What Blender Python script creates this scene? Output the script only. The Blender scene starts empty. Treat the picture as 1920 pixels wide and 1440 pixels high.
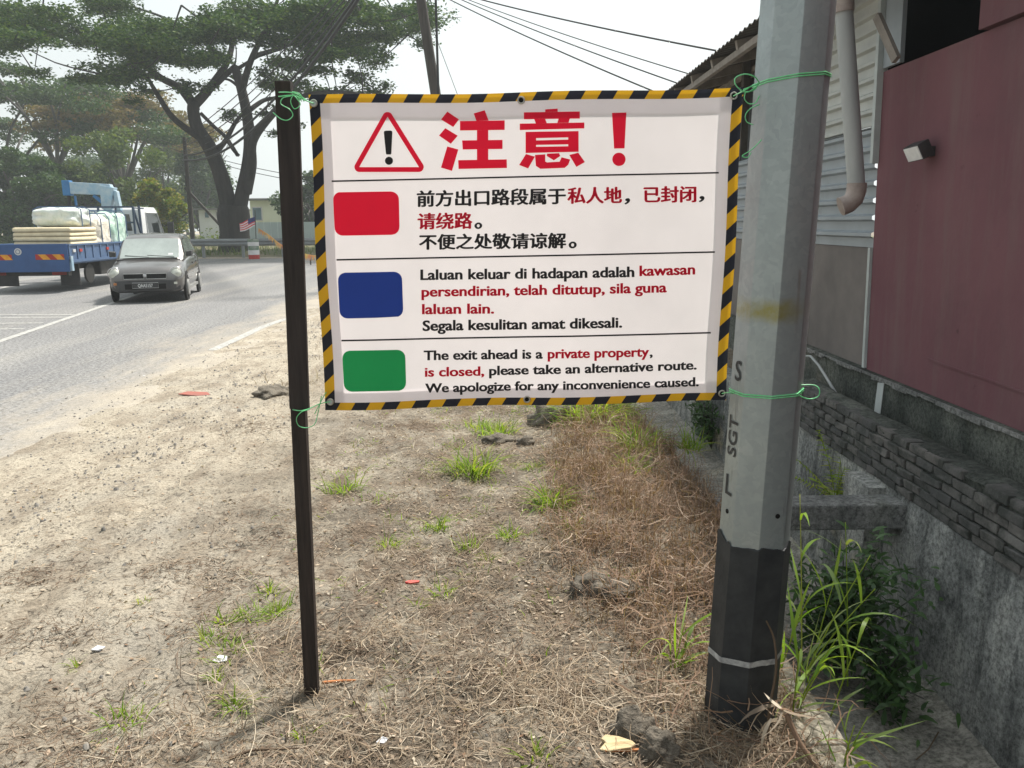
import bpy, bmesh, math, random
import numpy as np
from mathutils import Vector, Matrix, Quaternion, noise as mnoise

R = math.radians
sc = bpy.context.scene
col = sc.collection

# ------------------------------------------------------------------ camera
EYE = Vector((0.0, 0.0, 1.6))
F = 1480.0                                   # focal length in pixels of a 1920 px wide frame
PITCH, YAW, ROLL = math.atan(302 / F), R(-0.58), -0.008
CAMROT = Matrix.Rotation(YAW, 3, 'Z') @ Matrix.Rotation(R(90) - PITCH, 3, 'X') @ Matrix.Rotation(ROLL, 3, 'Z')
cam_d = bpy.data.cameras.new('camera')
cam = bpy.data.objects.new('camera', cam_d)
col.objects.link(cam)
cam.matrix_world = Matrix.Translation(EYE) @ CAMROT.to_4x4()
cam_d.sensor_width = 36.0
cam_d.lens = F / 1920 * 36.0
cam_d.clip_start = 0.05
cam_d.clip_end = 3000
sc.camera = cam

# ------------------------------------------------------------------ sky and sun
SUN_AZ, SUN_EL = R(38), R(58)
w = bpy.data.worlds.new('World')
sc.world = w
w.use_nodes = True
nt = w.node_tree
bg = nt.nodes['Background']
sky = nt.nodes.new('ShaderNodeTexSky')
sky.sky_type = 'NISHITA'
sky.sun_disc = False
sky.sun_elevation = SUN_EL
sky.sun_rotation = SUN_AZ
sky.dust_density = 6.0
sky.air_density = 1.4
mixn = nt.nodes.new('ShaderNodeMix')
mixn.data_type = 'RGBA'
mixn.inputs[0].default_value = 0.82
mixn.inputs[7].default_value = (7.8, 8.35, 8.35, 1)          # the white veil of a hazy sky
nt.links.new(sky.outputs[0], mixn.inputs[6])
# the veil is brighter on the sun's side of the sky, as in real haze
tc = nt.nodes.new('ShaderNodeTexCoord')
dt = nt.nodes.new('ShaderNodeVectorMath'); dt.operation = 'DOT_PRODUCT'
dt.inputs[1].default_value = (math.sin(SUN_AZ) * math.cos(SUN_EL), math.cos(SUN_AZ) * math.cos(SUN_EL), math.sin(SUN_EL))
nt.links.new(tc.outputs['Generated'], dt.inputs[0])
mr = nt.nodes.new('ShaderNodeMapRange')
for k_, v_ in zip(('From Min', 'From Max', 'To Min', 'To Max'), (-0.5, 0.6, 0.42, 1.0)): mr.inputs[k_].default_value = v_
nt.links.new(dt.outputs['Value'], mr.inputs['Value'])
sc_ = nt.nodes.new('ShaderNodeVectorMath'); sc_.operation = 'SCALE'
nt.links.new(mixn.outputs[2], sc_.inputs[0]); nt.links.new(mr.outputs[0], sc_.inputs['Scale'])
nt.links.new(sc_.outputs[0], bg.inputs[0])
bg.inputs[1].default_value = 0.088

sun_d = bpy.data.lights.new('sun', 'SUN')
sun = bpy.data.objects.new('sun', sun_d)
col.objects.link(sun)
SUNV = Vector((math.sin(SUN_AZ) * math.cos(SUN_EL), math.cos(SUN_AZ) * math.cos(SUN_EL), math.sin(SUN_EL)))
sun.rotation_euler = SUNV.to_track_quat('Z', 'Y').to_euler()
sun.location = SUNV * 60
sun_d.energy = 4.6
sun_d.angle = R(6)
sun_d.color = (1.0, 0.95, 0.87)

sc.view_settings.view_transform = 'Standard'
sc.view_settings.look = 'None'
sc.view_settings.exposure = 0.68
sc.view_settings.gamma = 1.0

# ------------------------------------------------------------------ helpers
def at(px, py, Y):
    """world point on the vertical plane y = Y seen at that spot of the photograph"""
    d = CAMROT @ Vector(((px - 960) / F, (720 - py) / F, -1))
    return EYE + d * (Y / d.y)

def ground_at(px, py, z=0.0):
    d = CAMROT @ Vector(((px - 960) / F, (720 - py) / F, -1))
    return EYE + d * ((z - EYE.z) / d.z)

def sstep(a, b, x):
    t = min(1.0, max(0.0, (x - a) / (b - a)))
    return t * t * (3 - 2 * t)

def n3(x, y, z=0.0):
    return mnoise.noise(Vector((x, y, z)))

OFF = {}
def empty(name, loc=(0, 0, 0), rotz=0.0):
    o = bpy.data.objects.new(name, None)
    o.empty_display_size = 0.2
    o.location = loc
    o.rotation_euler = (0, 0, rotz)
    col.objects.link(o)
    OFF[o] = Vector(loc) if rotz == 0.0 else None
    return o

def tag(o, label=None, cat=None, group=None, kind=None):
    if label: o['label'] = label
    if cat: o['category'] = cat
    if group: o['group'] = group
    if kind: o['kind'] = kind
    return o

def thing(name, label, cat, loc=(0, 0, 0), rotz=0.0, group=None):
    return tag(empty(name, loc, rotz), label, cat, group)

def link_mesh(name, me, mats, parent=None, smooth=False, sharp=None):
    if not isinstance(mats, (list, tuple)): mats = [mats]
    for m in mats: me.materials.append(m)
    if smooth:
        me.polygons.foreach_set('use_smooth', [True] * len(me.polygons))
        if sharp is not None:
            me.set_sharp_from_angle(angle=R(sharp))
    o = bpy.data.objects.new(name, me)
    col.objects.link(o)
    if parent is not None:
        o.parent = parent
    return o

class MB:
    """collects shapes; build() links them as ONE mesh object"""
    def __init__(s): s.v = []; s.f = []; s.m = []
    def face(s, pts, mi=0):
        i = len(s.v); s.v += [tuple(p) for p in pts]; s.f.append(tuple(range(i, i + len(pts)))); s.m.append(mi); return s
    def box(s, x0, x1, y0, y1, z0, z1, mi=0, M=None):
        P = [Vector(p) for p in ((x0,y0,z0),(x1,y0,z0),(x1,y1,z0),(x0,y1,z0),(x0,y0,z1),(x1,y0,z1),(x1,y1,z1),(x0,y1,z1))]
        return s.hexa(P, mi, M)
    def hexa(s, P, mi=0, M=None):
        if M is not None: P = [M @ Vector(p) for p in P]
        i = len(s.v); s.v += [tuple(p) for p in P]
        for q in ((3,2,1,0),(4,5,6,7),(0,1,5,4),(1,2,6,5),(2,3,7,6),(3,0,4,7)):
            s.f.append(tuple(i + k for k in q)); s.m.append(mi)
        return s
    def bar(s, a, b, wx, wz, mi=0, up=(0, 0, 1)):
        a, b = Vector(a), Vector(b); d = (b - a).normalized()
        sx = d.cross(Vector(up))
        if sx.length < 1e-4: sx = d.cross(Vector((1, 0, 0)))
        sx.normalize(); sz = sx.cross(d).normalized()
        P = [c + sx * (i * wx / 2) + sz * (j * wz / 2) for c in (a, b) for (i, j) in ((-1,-1),(1,-1),(1,1),(-1,1))]
        return s.hexa(P, mi)
    def tube(s, pts, rad, n=8, mi=0, caps=True, closed=False):
        pts = [Vector(p) for p in pts]; N = len(pts)
        if not hasattr(rad, '__len__'): rad = [rad] * N
        i0 = len(s.v); prev = None
        for k in range(N):
            if closed: t = pts[(k + 1) % N] - pts[k - 1]
            else: t = pts[min(k + 1, N - 1)] - pts[max(k - 1, 0)]
            t.normalize()
            if prev is None:
                a = Vector((0, 0, 1)) if abs(t.z) < 0.9 else Vector((1, 0, 0))
                u = t.cross(a).normalized()
            else:
                u = (prev - t * prev.dot(t)).normalized()
            prev = u; v = t.cross(u)
            for j in range(n):
                an = 2 * math.pi * j / n
                s.v.append(tuple(pts[k] + (u * math.cos(an) + v * math.sin(an)) * rad[k]))
        for k in range(N if closed else N - 1):
            k2 = (k + 1) % N
            for j in range(n):
                s.f.append((i0 + k*n + j, i0 + k*n + (j+1) % n, i0 + k2*n + (j+1) % n, i0 + k2*n + j)); s.m.append(mi)
        if caps and not closed:
            s.f.append(tuple(i0 + j for j in range(n))[::-1]); s.m.append(mi)
            s.f.append(tuple(i0 + (N-1)*n + j for j in range(n))); s.m.append(mi)
        return s
    def lathe(s, c, axis, prof, n=20, mi=0):
        """prof: list of (distance along axis, radius)"""
        c = Vector(c); axis = Vector(axis).normalized()
        return s.tube([c + axis * p[0] for p in prof], [max(p[1], 1e-4) for p in prof], n, mi)
    def prism(s, poly, thick, M, mi=0):
        """poly in local XY, extruded along local Z from 0 to thick, matrix M"""
        i = len(s.v); n = len(poly)
        s.v += [tuple(M @ Vector((p[0], p[1], 0))) for p in poly] + [tuple(M @ Vector((p[0], p[1], thick))) for p in poly]
        s.f.append(tuple(range(i, i + n))[::-1]); s.m.append(mi)
        s.f.append(tuple(range(i + n, i + 2*n))); s.m.append(mi)
        for k in range(n):
            s.f.append((i + k, i + (k+1) % n, i + n + (k+1) % n, i + n + k)); s.m.append(mi)
        return s
    def loft(s, loops, mi=0, caps=True, closed=True):
        n = len(loops[0]); i = len(s.v)
        for L in loops: s.v += [tuple(p) for p in L]
        for a in range(len(loops) - 1):
            for j in range(n if closed else n - 1):
                s.f.append((i + a*n + j, i + a*n + (j+1) % n, i + (a+1)*n + (j+1) % n, i + (a+1)*n + j)); s.m.append(mi)
        if caps:
            s.f.append(tuple(range(i, i + n))[::-1]); s.m.append(mi)
            s.f.append(tuple(range(i + (len(loops)-1)*n, i + len(loops)*n))); s.m.append(mi)
        return s
    def build(s, name, mats, parent=None, smooth=False, sharp=None, bevel=0.0, fix=True, off=None):
        me = bpy.data.meshes.new(name)
        o_ = Vector((0, 0, 0)) if off is None else Vector(off)
        me.from_pydata([tuple(Vector(v) - o_) for v in s.v], [], s.f)
        me.polygons.foreach_set('material_index', s.m)
        if fix:
            bm = bmesh.new(); bm.from_mesh(me)
            bmesh.ops.recalc_face_normals(bm, faces=bm.faces)
            if bevel:
                bmesh.ops.bevel(bm, geom=[e for e in bm.edges if len(e.link_faces) == 2 and e.calc_face_angle(0) > 0.6],
                                offset=bevel, segments=2, affect='EDGES', profile=0.6, clamp_overlap=True)
            bm.to_mesh(me); bm.free()
        me.update()
        return link_mesh(name, me, mats, parent, smooth, sharp)

def np_mesh(name, verts, nper, mats, parent=None, smooth=False, faces=None, off=None):
    """verts (N,3) in groups; faces (M,k) index array"""
    me = bpy.data.meshes.new(name)
    V = np.asarray(verts, dtype=np.float64).reshape(-1, 3)
    if off is not None: V = V - np.array(off)
    Fa = np.asarray(faces, dtype=np.int64)
    me.vertices.add(len(V)); me.vertices.foreach_set('co', V.astype(np.float32).ravel())
    k = Fa.shape[1]
    me.loops.add(Fa.size); me.loops.foreach_set('vertex_index', Fa.ravel().astype(np.int32))
    me.polygons.add(len(Fa))
    me.polygons.foreach_set('loop_start', np.arange(0, Fa.size, k, dtype=np.int32))
    me.update(calc_edges=True)
    return link_mesh(name, me, mats, parent, smooth)

def ribbons(base, length, width, az, elev, bend, twist, segs, rng, tipw=0.15, kink=0.0, midw=1.0):
    """curved blades: returns verts, faces"""
    n = len(base)
    pts = np.zeros((n, segs + 1, 3)); pts[:, 0] = base
    side = np.zeros((n, segs + 1, 3))
    e = elev.copy(); a = az.copy()
    roll = rng.uniform(-0.7, 0.7, n)
    for k in range(segs + 1):
        d = np.stack([np.cos(e) * np.cos(a), np.cos(e) * np.sin(a), np.sin(e)], 1)
        h = np.stack([-np.sin(a), np.cos(a), np.zeros(n)], 1)
        up = np.cross(d, h)
        side[:, k] = h * np.cos(roll)[:, None] + up * np.sin(roll)[:, None]
        if k < segs:
            pts[:, k + 1] = pts[:, k] + d * (length / segs)[:, None]
            e = e + bend / segs + rng.normal(0, kink + 1e-9, n)
            a = a + twist / segs + rng.normal(0, kink + 1e-9, n)
    t = np.linspace(0, 1, segs + 1)
    prof = (1 - t) + tipw * t if midw == 1.0 else np.interp(t, [0, 0.4, 1], [0.45, 1.0, tipw])
    wd = width[:, None] * prof[None, :] * 0.5
    A = pts - side * wd[..., None]; B = pts + side * wd[..., None]
    V = np.stack([A, B], 2).reshape(n, (segs + 1) * 2, 3)
    f = np.array([[2*k, 2*k+1, 2*k+3, 2*k+2] for k in range(segs)])
    Fa = (np.arange(n)[:, None, None] * (segs + 1) * 2 + f[None]).reshape(-1, 4)
    return V.reshape(-1, 3), Fa

def leaf_quads(centers, size, rng, flat=0.5, aspect=0.6):
    n = len(centers)
    d = rng.normal(0, 1, (n, 3)); d[:, 2] *= (1 - flat)
    d /= np.linalg.norm(d, axis=1)[:, None] + 1e-9
    h = rng.normal(0, 1, (n, 3)); h[:, 2] *= (1 - flat)
    s = np.cross(d, np.cross(d, h)); s /= np.linalg.norm(s, axis=1)[:, None] + 1e-9
    L = size * rng.uniform(0.6, 1.3, n)
    a = centers + d * (L * .5)[:, None]; b = centers - d * (L * .5)[:, None]
    q = s * (L * aspect * .5)[:, None]
    m = (a + b) / 2
    V = np.stack([a, m + q, b, m - q], 1).reshape(-1, 3)
    return V, np.arange(4 * n).reshape(-1, 4)

class NB:
    """several vertex / quad batches in one mesh"""
    def __init__(s): s.V = []; s.F = []; s.n = 0
    def add(s, V, Fa): s.V.append(V); s.F.append(Fa + s.n); s.n += len(V)
    def build(s, name, mat, parent=None, smooth=False, off=None):
        return np_mesh(name, np.concatenate(s.V), 0, mat, parent, smooth, np.concatenate(s.F), off)

# ------------------------------------------------------------------ materials
def nodes_of(name):
    m = bpy.data.materials.new(name); m.use_nodes = True
    t = m.node_tree; b = t.nodes['Principled BSDF']
    return m, t, b

def N(t, kind, **kw):
    n = t.nodes.new(kind)
    for k, v in kw.items():
        if k.startswith('i_'):
            key = k[2:]; key = int(key) if key.isdigit() else key.replace('_', ' ')
            n.inputs[key].default_value = v
        else: setattr(n, k, v)
    return n

def noise_tex(t, scale, detail=5, rough=0.6, co=None, dist=0.0, stretch=None):
    n = N(t, 'ShaderNodeTexNoise'); n.inputs['Scale'].default_value = scale
    n.inputs['Detail'].default_value = detail; n.inputs['Roughness'].default_value = rough
    n.inputs['Distortion'].default_value = dist
    if co is None:
        co = N(t, 'ShaderNodeTexCoord').outputs['Object']
    if stretch:
        mp = N(t, 'ShaderNodeMapping'); mp.inputs['Scale'].default_value = stretch
        t.links.new(co, mp.inputs[0]); co = mp.outputs[0]
    t.links.new(co, n.inputs['Vector'])
    return n.outputs[0]

def ramp(t, src, stops):
    r = N(t, 'ShaderNodeValToRGB')
    el = r.color_ramp.elements
    while len(el) < len(stops): el.new(0.5)
    for e, (p, c) in zip(el, stops):
        e.position = p
        e.color = c if hasattr(c, '__len__') and len(c) == 4 else ((c, c, c, 1) if not hasattr(c, '__len__') else (*c, 1))
    t.links.new(src, r.inputs[0])
    return r.outputs[0]

def mix(t, fac, a, b, mode='MIX'):
    m = N(t, 'ShaderNodeMix', data_type='RGBA', blend_type=mode)
    for sock, val in ((m.inputs[0], fac), (m.inputs[6], a), (m.inputs[7], b)):
        if hasattr(val, 'links') or isinstance(val, bpy.types.NodeSocket): t.links.new(val, sock)
        elif hasattr(val, '__len__'): sock.default_value = val if len(val) == 4 else (*val, 1)
        else: sock.default_value = val
    return m.outputs[2]

def mth(t, op, a, b=0.0, clamp=False):
    m = N(t, 'ShaderNodeMath', operation=op, use_clamp=clamp)
    for sock, val in ((m.inputs[0], a), (m.inputs[1], b)):
        if isinstance(val, bpy.types.NodeSocket): t.links.new(val, sock)
        else: sock.default_value = val
    return m.outputs[0]

def bump(t, b, src, strength=0.3, dist=0.01):
    bn = N(t, 'ShaderNodeBump'); bn.inputs['Strength'].default_value = strength; bn.inputs['Distance'].default_value = dist
    t.links.new(src, bn.inputs['Height']); t.links.new(bn.outputs[0], b.inputs['Normal'])

def simple(name, c1, c2=None, scale=8.0, rough=0.6, metal=0.0, spec=0.4, bmp=0.0, bdist=0.005, stretch=None, coat=0.0, lo=0.35, hi=0.65, bscale=None):
    m, t, b = nodes_of(name)
    b.inputs['Roughness'].default_value = rough; b.inputs['Metallic'].default_value = metal
    b.inputs['Specular IOR Level'].default_value = spec
    if coat: b.inputs['Coat Weight'].default_value = coat; b.inputs['Coat Roughness'].default_value = 0.08
    if c2 is None: c2 = tuple(min(1, x * 0.8) for x in c1)
    nz = noise_tex(t, scale, 6, 0.6, stretch=stretch)
    t.links.new(ramp(t, nz, [(lo, c1), (hi, c2)]), b.inputs['Base Color'])
    if bmp:
        bump(t, b, noise_tex(t, bscale or scale * 4, 5, 0.6, stretch=stretch), bmp, bdist)
    return m

def leafy(name, cols, rough=0.6, trans=0.35, spec=0.2):
    """foliage: colour differs from leaf to leaf, light passes through"""
    m, t, b = nodes_of(name)
    g = N(t, 'ShaderNodeNewGeometry')
    stops = [(i / max(1, len(cols) - 1), c) for i, c in enumerate(cols)]
    c = ramp(t, g.outputs['Random Per Island'], stops)
    t.links.new(c, b.inputs['Base Color'])
    b.inputs['Roughness'].default_value = rough; b.inputs['Specular IOR Level'].default_value = spec
    tr = N(t, 'ShaderNodeBsdfTranslucent'); t.links.new(mix(t, 1.0, c, (1.5, 1.45, 0.6), 'MULTIPLY'), tr.inputs[0])
    ms = N(t, 'ShaderNodeMixShader'); ms.inputs[0].default_value = trans
    t.links.new(b.outputs[0], ms.inputs[1]); t.links.new(tr.outputs[0], ms.inputs[2])
    t.links.new(ms.outputs[0], t.nodes['Material Output'].inputs[0])
    return m

def cloth_mat(name, col_, trans=0.45, rough=0.55, fn=None):
    m, t, b = nodes_of(name)
    c = fn(t) if fn else None
    if c is None:
        c = ramp(t, noise_tex(t, 9, 4), [(0.3, col_), (0.7, tuple(x * 0.95 for x in col_))])
    t.links.new(c, b.inputs['Base Color'])
    b.inputs['Roughness'].default_value = rough; b.inputs['Specular IOR Level'].default_value = 0.25
    bump(t, b, noise_tex(t, 5, 3, 0.5, dist=1.2), 0.35, 0.012)
    tr = N(t, 'ShaderNodeBsdfTranslucent'); t.links.new(c, tr.inputs[0])
    ms = N(t, 'ShaderNodeMixShader'); ms.inputs[0].default_value = trans
    t.links.new(b.outputs[0], ms.inputs[1]); t.links.new(tr.outputs[0], ms.inputs[2])
    t.links.new(ms.outputs[0], t.nodes['Material Output'].inputs[0])
    return m

SAND = ((0.5, 0.445, 0.355), (0.36, 0.318, 0.255))
def sand_col(t):
    """dry pale sand with grit, shared by the verge and the dust on the road"""
    a = ramp(t, noise_tex(t, 2.2, 8, 0.65), [(0.3, SAND[0]), (0.7, SAND[1])])
    grit = ramp(t, noise_tex(t, 75, 4, 0.75), [(0.36, 0.5), (0.5, 1.0), (0.68, 1.12)])
    c = mix(t, 1.0, a, grit, 'MULTIPLY')
    c = mix(t, ramp(t, noise_tex(t, 24, 4, 0.65), [(0.57, 0.0), (0.66, 0.8)]), c, (0.13, 0.118, 0.1))
    return mix(t, ramp(t, noise_tex(t, 0.9, 6, 0.65), [(0.5, 0.0), (0.72, 0.6)]), c, mix(t, 1.0, (0.27, 0.26, 0.235), grit, 'MULTIPLY'))

def ground_mat():
    m, t, b = nodes_of('verge_soil')
    b.inputs['Roughness'].default_value = 0.95; b.inputs['Specular IOR Level'].default_value = 0.1
    co = N(t, 'ShaderNodeTexCoord').outputs['Object']
    sx = N(t, 'ShaderNodeSeparateXYZ'); t.links.new(co, sx.inputs[0])
    big = noise_tex(t, 1.1, 6, 0.6)
    # how sandy: towards the road more, towards the drain less
    s1 = mth(t, 'MULTIPLY_ADD', sx.outputs[0], -0.42); s1.node.inputs[2].default_value = 0.02
    s2 = mth(t, 'ADD', s1, mth(t, 'MULTIPLY', mth(t, 'SUBTRACT', big, 0.5), 2.6))
    sandy = ramp(t, s2, [(0.15, 0.0), (0.95, 1.0)])
    dirt = ramp(t, noise_tex(t, 3.4, 8, 0.7), [(0.32, (0.1, 0.084, 0.066)), (0.5, (0.215, 0.188, 0.15)), (0.68, (0.4, 0.355, 0.285))])
    grit = ramp(t, noise_tex(t, 60, 5, 0.8), [(0.34, 0.35), (0.5, 0.95), (0.7, 1.2)])
    dirt = mix(t, 1.0, dirt, grit, 'MULTIPLY')
    c = mix(t, sandy, dirt, sand_col(t))
    patches = ramp(t, noise_tex(t, 2.6, 7, 0.72, stretch=(1.6, 0.7, 1)), [(0.47, 0.0), (0.6, 0.9)])
    patches = mth(t, 'MULTIPLY', patches, ramp(t, mth(t, 'MULTIPLY_ADD', sx.outputs[0], 0.4), [(0.0, 0.5), (0.1, 1.0)]))
    c = mix(t, patches, c, mix(t, 1.0, (0.17, 0.13, 0.095), grit, 'MULTIPLY'))
    specks = ramp(t, noise_tex(t, 34, 3, 0.6), [(0.6, 0.0), (0.67, 0.8)])
    c = mix(t, specks, c, (0.075, 0.065, 0.055))
    t.links.new(c, b.inputs['Base Color'])
    h = mth(t, 'ADD', noise_tex(t, 28, 8, 0.7), mth(t, 'MULTIPLY', noise_tex(t, 110, 4, 0.7), 0.5))
    for (a_, b_, hw) in (((90, 1120), (433, 1000), .085), ((30, 1062), (300, 960), .07)):
        p0, p1 = ground_at(*a_), ground_at(*b_); dv = (p1 - p0).normalized()
        dd = N(t, 'ShaderNodeVectorMath', operation='DOT_PRODUCT'); t.links.new(co, dd.inputs[0]); dd.inputs[1].default_value = (-dv.y, dv.x, 0)
        ds = mth(t, 'SUBTRACT', dd.outputs['Value'], -dv.y * p0.x + dv.x * p0.y)
        ds = mth(t, 'ADD', ds, mth(t, 'MULTIPLY', mth(t, 'SUBTRACT', noise_tex(t, 1.5, 2, 0.5), 0.5), 0.08))
        msk = ramp(t, mth(t, 'DIVIDE', mth(t, 'ABSOLUTE', ds), hw * 1.3), [(0.6, 1.0), (0.85, 0.0)])
        msk = mth(t, 'MULTIPLY', msk, ramp(t, noise_tex(t, 2.4, 4, 0.6), [(0.4, 0.1), (0.55, 1.0)]))
        h = mth(t, 'ADD', h, mth(t, 'MULTIPLY', mth(t, 'MULTIPLY', mth(t, 'SINE', mth(t, 'MULTIPLY', ds, 2 * math.pi / .034)), .32), msk))
    bump(t, b, h, 0.75, 0.03)
    return m

def asphalt_mat():
    m, t, b = nodes_of('dusty_asphalt')
    b.inputs['Roughness'].default_value = 0.8; b.inputs['Specular IOR Level'].default_value = 0.3
    co = N(t, 'ShaderNodeTexCoord').outputs['Object']
    sx = N(t, 'ShaderNodeSeparateXYZ'); t.links.new(co, sx.inputs[0])
    base = ramp(t, noise_tex(t, 0.5, 6, 0.6, stretch=(1.6, 0.35, 1)), [(0.3, (0.15, 0.15, 0.153)), (0.7, (0.21, 0.208, 0.205))])
    grain = ramp(t, noise_tex(t, 26, 4, 0.85), [(0.38, 0.35), (0.5, 1.0), (0.64, 1.6)])
    c = mix(t, 1.0, base, grain, 'MULTIPLY')
    tracks = ramp(t, noise_tex(t, 1.0, 4, 0.6, stretch=(1.0, 0.07, 1)), [(0.5, 0.0), (0.7, 0.45)])
    c = mix(t, tracks, c, mix(t, 1.0, (0.3, 0.285, 0.25), grain, 'MULTIPLY'))
    # sand blown over the near edge
    e = mth(t, 'MULTIPLY_ADD', sx.outputs[0], 0.55); e.node.inputs[2].default_value = 2.6
    e = mth(t, 'ADD', e, mth(t, 'MULTIPLY', mth(t, 'SUBTRACT', noise_tex(t, 1.3, 8, 0.7, stretch=(1, 0.3, 1)), 0.5), 2.3))
    dust = ramp(t, e, [(0.0, 0.0), (0.62, 0.95)])
    c = mix(t, dust, c, mix(t, 1.0, sand_col(t), (0.86, 0.86, 0.87), 'MULTIPLY'))
    t.links.new(c, b.inputs['Base Color'])
    bump(t, b, noise_tex(t, 120, 3, 0.7), 0.5, 0.006)
    return m

def plaster_mat(name, dark, mid, light, warm, seed=0.0, moss=(0.06, 0.07, 0.05)):
    m, t, b = nodes_of(name)
    b.inputs['Roughness'].default_value = 0.9; b.inputs['Specular IOR Level'].default_value = 0.2
    a = noise_tex(t, 1.7, 9, 0.68, stretch=(1, 1 + seed * .01, 0.75))
    c = ramp(t, a, [(0.36, dark), (0.48, mid), (0.62, light)])
    st = noise_tex(t, 5.0, 6, 0.65, stretch=(1, 1.4, 0.12))
    c = mix(t, ramp(t, st, [(0.52, 0.0), (0.7, 0.7)]), c, dark)
    c = mix(t, ramp(t, noise_tex(t, 1.3, 7, 0.6, stretch=(1, 0.9, 1.3)), [(0.6, 0.0), (0.7, 0.75)]), c, warm)
    c = mix(t, ramp(t, noise_tex(t, 3.1, 8, 0.75), [(0.56, 0.0), (0.7, 0.7)]), c, moss)
    c = mix(t, 1.0, c, ramp(t, noise_tex(t, 40, 5, 0.75), [(0.36, 0.45), (0.58, 1.2)]), 'MULTIPLY')
    c = mix(t, ramp(t, noise_tex(t, 13, 6, 0.7, stretch=(1, 1, 0.3)), [(0.58, 0.0), (0.64, 0.7)]), c, dark)
    t.links.new(c, b.inputs['Base Color'])
    bump(t, b, mth(t, 'ADD', noise_tex(t, 9, 9, 0.75), mth(t, 'MULTIPLY', noise_tex(t, 60, 4, 0.7), 0.3)), 0.7, 0.03)
    return m

M = {}
M['ground'] = ground_mat()
M['asphalt'] = asphalt_mat()
def worn_paint():
    m, t, b = nodes_of('worn_road_paint')
    b.inputs['Roughness'].default_value = 0.75
    c = mix(t, ramp(t, noise_tex(t, 14, 8, 0.75), [(0.36, 0.0), (0.58, 0.97)]), (0.46, 0.46, 0.44), (0.24, 0.235, 0.22))
    t.links.new(c, b.inputs['Base Color']); return m
M['paint'] = worn_paint()
M['plaster'] = plaster_mat('weathered_plaster', (0.085, 0.09, 0.09), (0.3, 0.31, 0.3), (0.52, 0.52, 0.49), (0.62, 0.55, 0.41), 1)
M['plaster2'] = plaster_mat('mossy_concrete', (0.045, 0.05, 0.045), (0.085, 0.095, 0.085), (0.16, 0.17, 0.15), (0.2, 0.19, 0.16), 5)
M['drainfloor'] = plaster_mat('silted_drain_concrete', (0.17, 0.165, 0.15), (0.31, 0.295, 0.26), (0.42, 0.4, 0.35), (0.42, 0.39, 0.31), 9)
M['beam'] = plaster_mat('grey_beam_concrete', (0.14, 0.145, 0.145), (0.22, 0.225, 0.22), (0.33, 0.33, 0.32), (0.3, 0.29, 0.26), 3)
M['ledge'] = plaster_mat('sandy_concrete', (0.25, 0.22, 0.17), (0.4, 0.36, 0.29), (0.52, 0.47, 0.38), (0.5, 0.45, 0.35), 7, (0.2, 0.17, 0.13))
def brick_mat():
    m, t, b = nodes_of('grey_mossy_brick')
    b.inputs['Roughness'].default_value = 0.92
    g = N(t, 'ShaderNodeNewGeometry')
    c = ramp(t, g.outputs['Random Per Island'], [(0, (0.085, 0.085, 0.085)), (0.5, (0.13, 0.125, 0.12)), (1, (0.17, 0.16, 0.15))])
    c = mix(t, ramp(t, noise_tex(t, 7, 8, 0.7), [(0.42, 0.0), (0.6, 0.9)]), c, (0.045, 0.05, 0.045))
    c = mix(t, ramp(t, noise_tex(t, 4, 8, 0.7), [(0.58, 0.0), (0.7, 0.6)]), c, (0.24, 0.24, 0.225))
    t.links.new(c, b.inputs['Base Color'])
    bump(t, b, noise_tex(t, 35, 8, 0.7), 0.8, 0.012)
    return m
M['brick'] = brick_mat()
M['maroon'] = None
def maroon_mat():
    m, t, b = nodes_of('maroon_render')
    b.inputs['Roughness'].default_value = 0.85; b.inputs['Specular IOR Level'].default_value = 0.2
    c = ramp(t, noise_tex(t, 1.2, 6, 0.6), [(0.3, (0.16, 0.073, 0.088)), (0.7, (0.195, 0.094, 0.108))])
    c = mix(t, ramp(t, noise_tex(t, 6, 6, 0.7, stretch=(1, 1, 0.1)), [(0.46, 0.0), (0.7, 0.75)]), c, (0.185, 0.115, 0.12))
    c = mix(t, ramp(t, noise_tex(t, 0.8, 7, 0.7), [(0.5, 0.0), (0.68, 0.55)]), c, (0.12, 0.065, 0.075))
    c = mix(t, ramp(t, noise_tex(t, 5, 4, 0.6), [(0.70, 0.0), (0.76, 0.7)]), c, (0.09, 0.045, 0.05))
    t.links.new(c, b.inputs['Base Color'])
    bump(t, b, noise_tex(t, 18, 7, 0.6), 0.25, 0.01)
    return m
M['maroon'] = maroon_mat()
M['tin_light'] = simple('pale_zinc_sheet', (0.52, 0.54, 0.52), (0.42, 0.44, 0.43), 3, 0.5, 0.15)
M['tin_dark'] = simple('blue_grey_sheet', (0.35, 0.39, 0.425), (0.29, 0.325, 0.355), 3, 0.5, 0.15)
M['board'] = simple('grey_brown_board', (0.2, 0.18, 0.17), (0.15, 0.135, 0.13), 2.5, 0.85, bmp=0.2)
M['trim'] = simple('white_trim', (0.5, 0.55, 0.55), (0.4, 0.44, 0.44), 5, 0.5)
M['dark_in'] = simple('room_shade_black', (0.03, 0.04, 0.05), (0.02, 0.027, 0.034), 2, 0.6)  # near-black colour stands in for the shade inside the building
M['rust'] = simple('dark_roof_steel', (0.12, 0.11, 0.1), (0.07, 0.065, 0.06), 5, 0.8, bmp=0.2)
M['pvc'] = simple('grey_plastic_pipe', (0.42, 0.44, 0.44), (0.32, 0.34, 0.345), 4, 0.45, stretch=(1, 1, 0.3))
M['pvc_old'] = simple('stained_pipe_joint', (0.42, 0.36, 0.33), (0.28, 0.23, 0.21), 9, 0.6)
M['timber'] = simple('raw_brace_timber', (0.3, 0.27, 0.24), (0.2, 0.18, 0.16), 8, 0.8)
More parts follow.
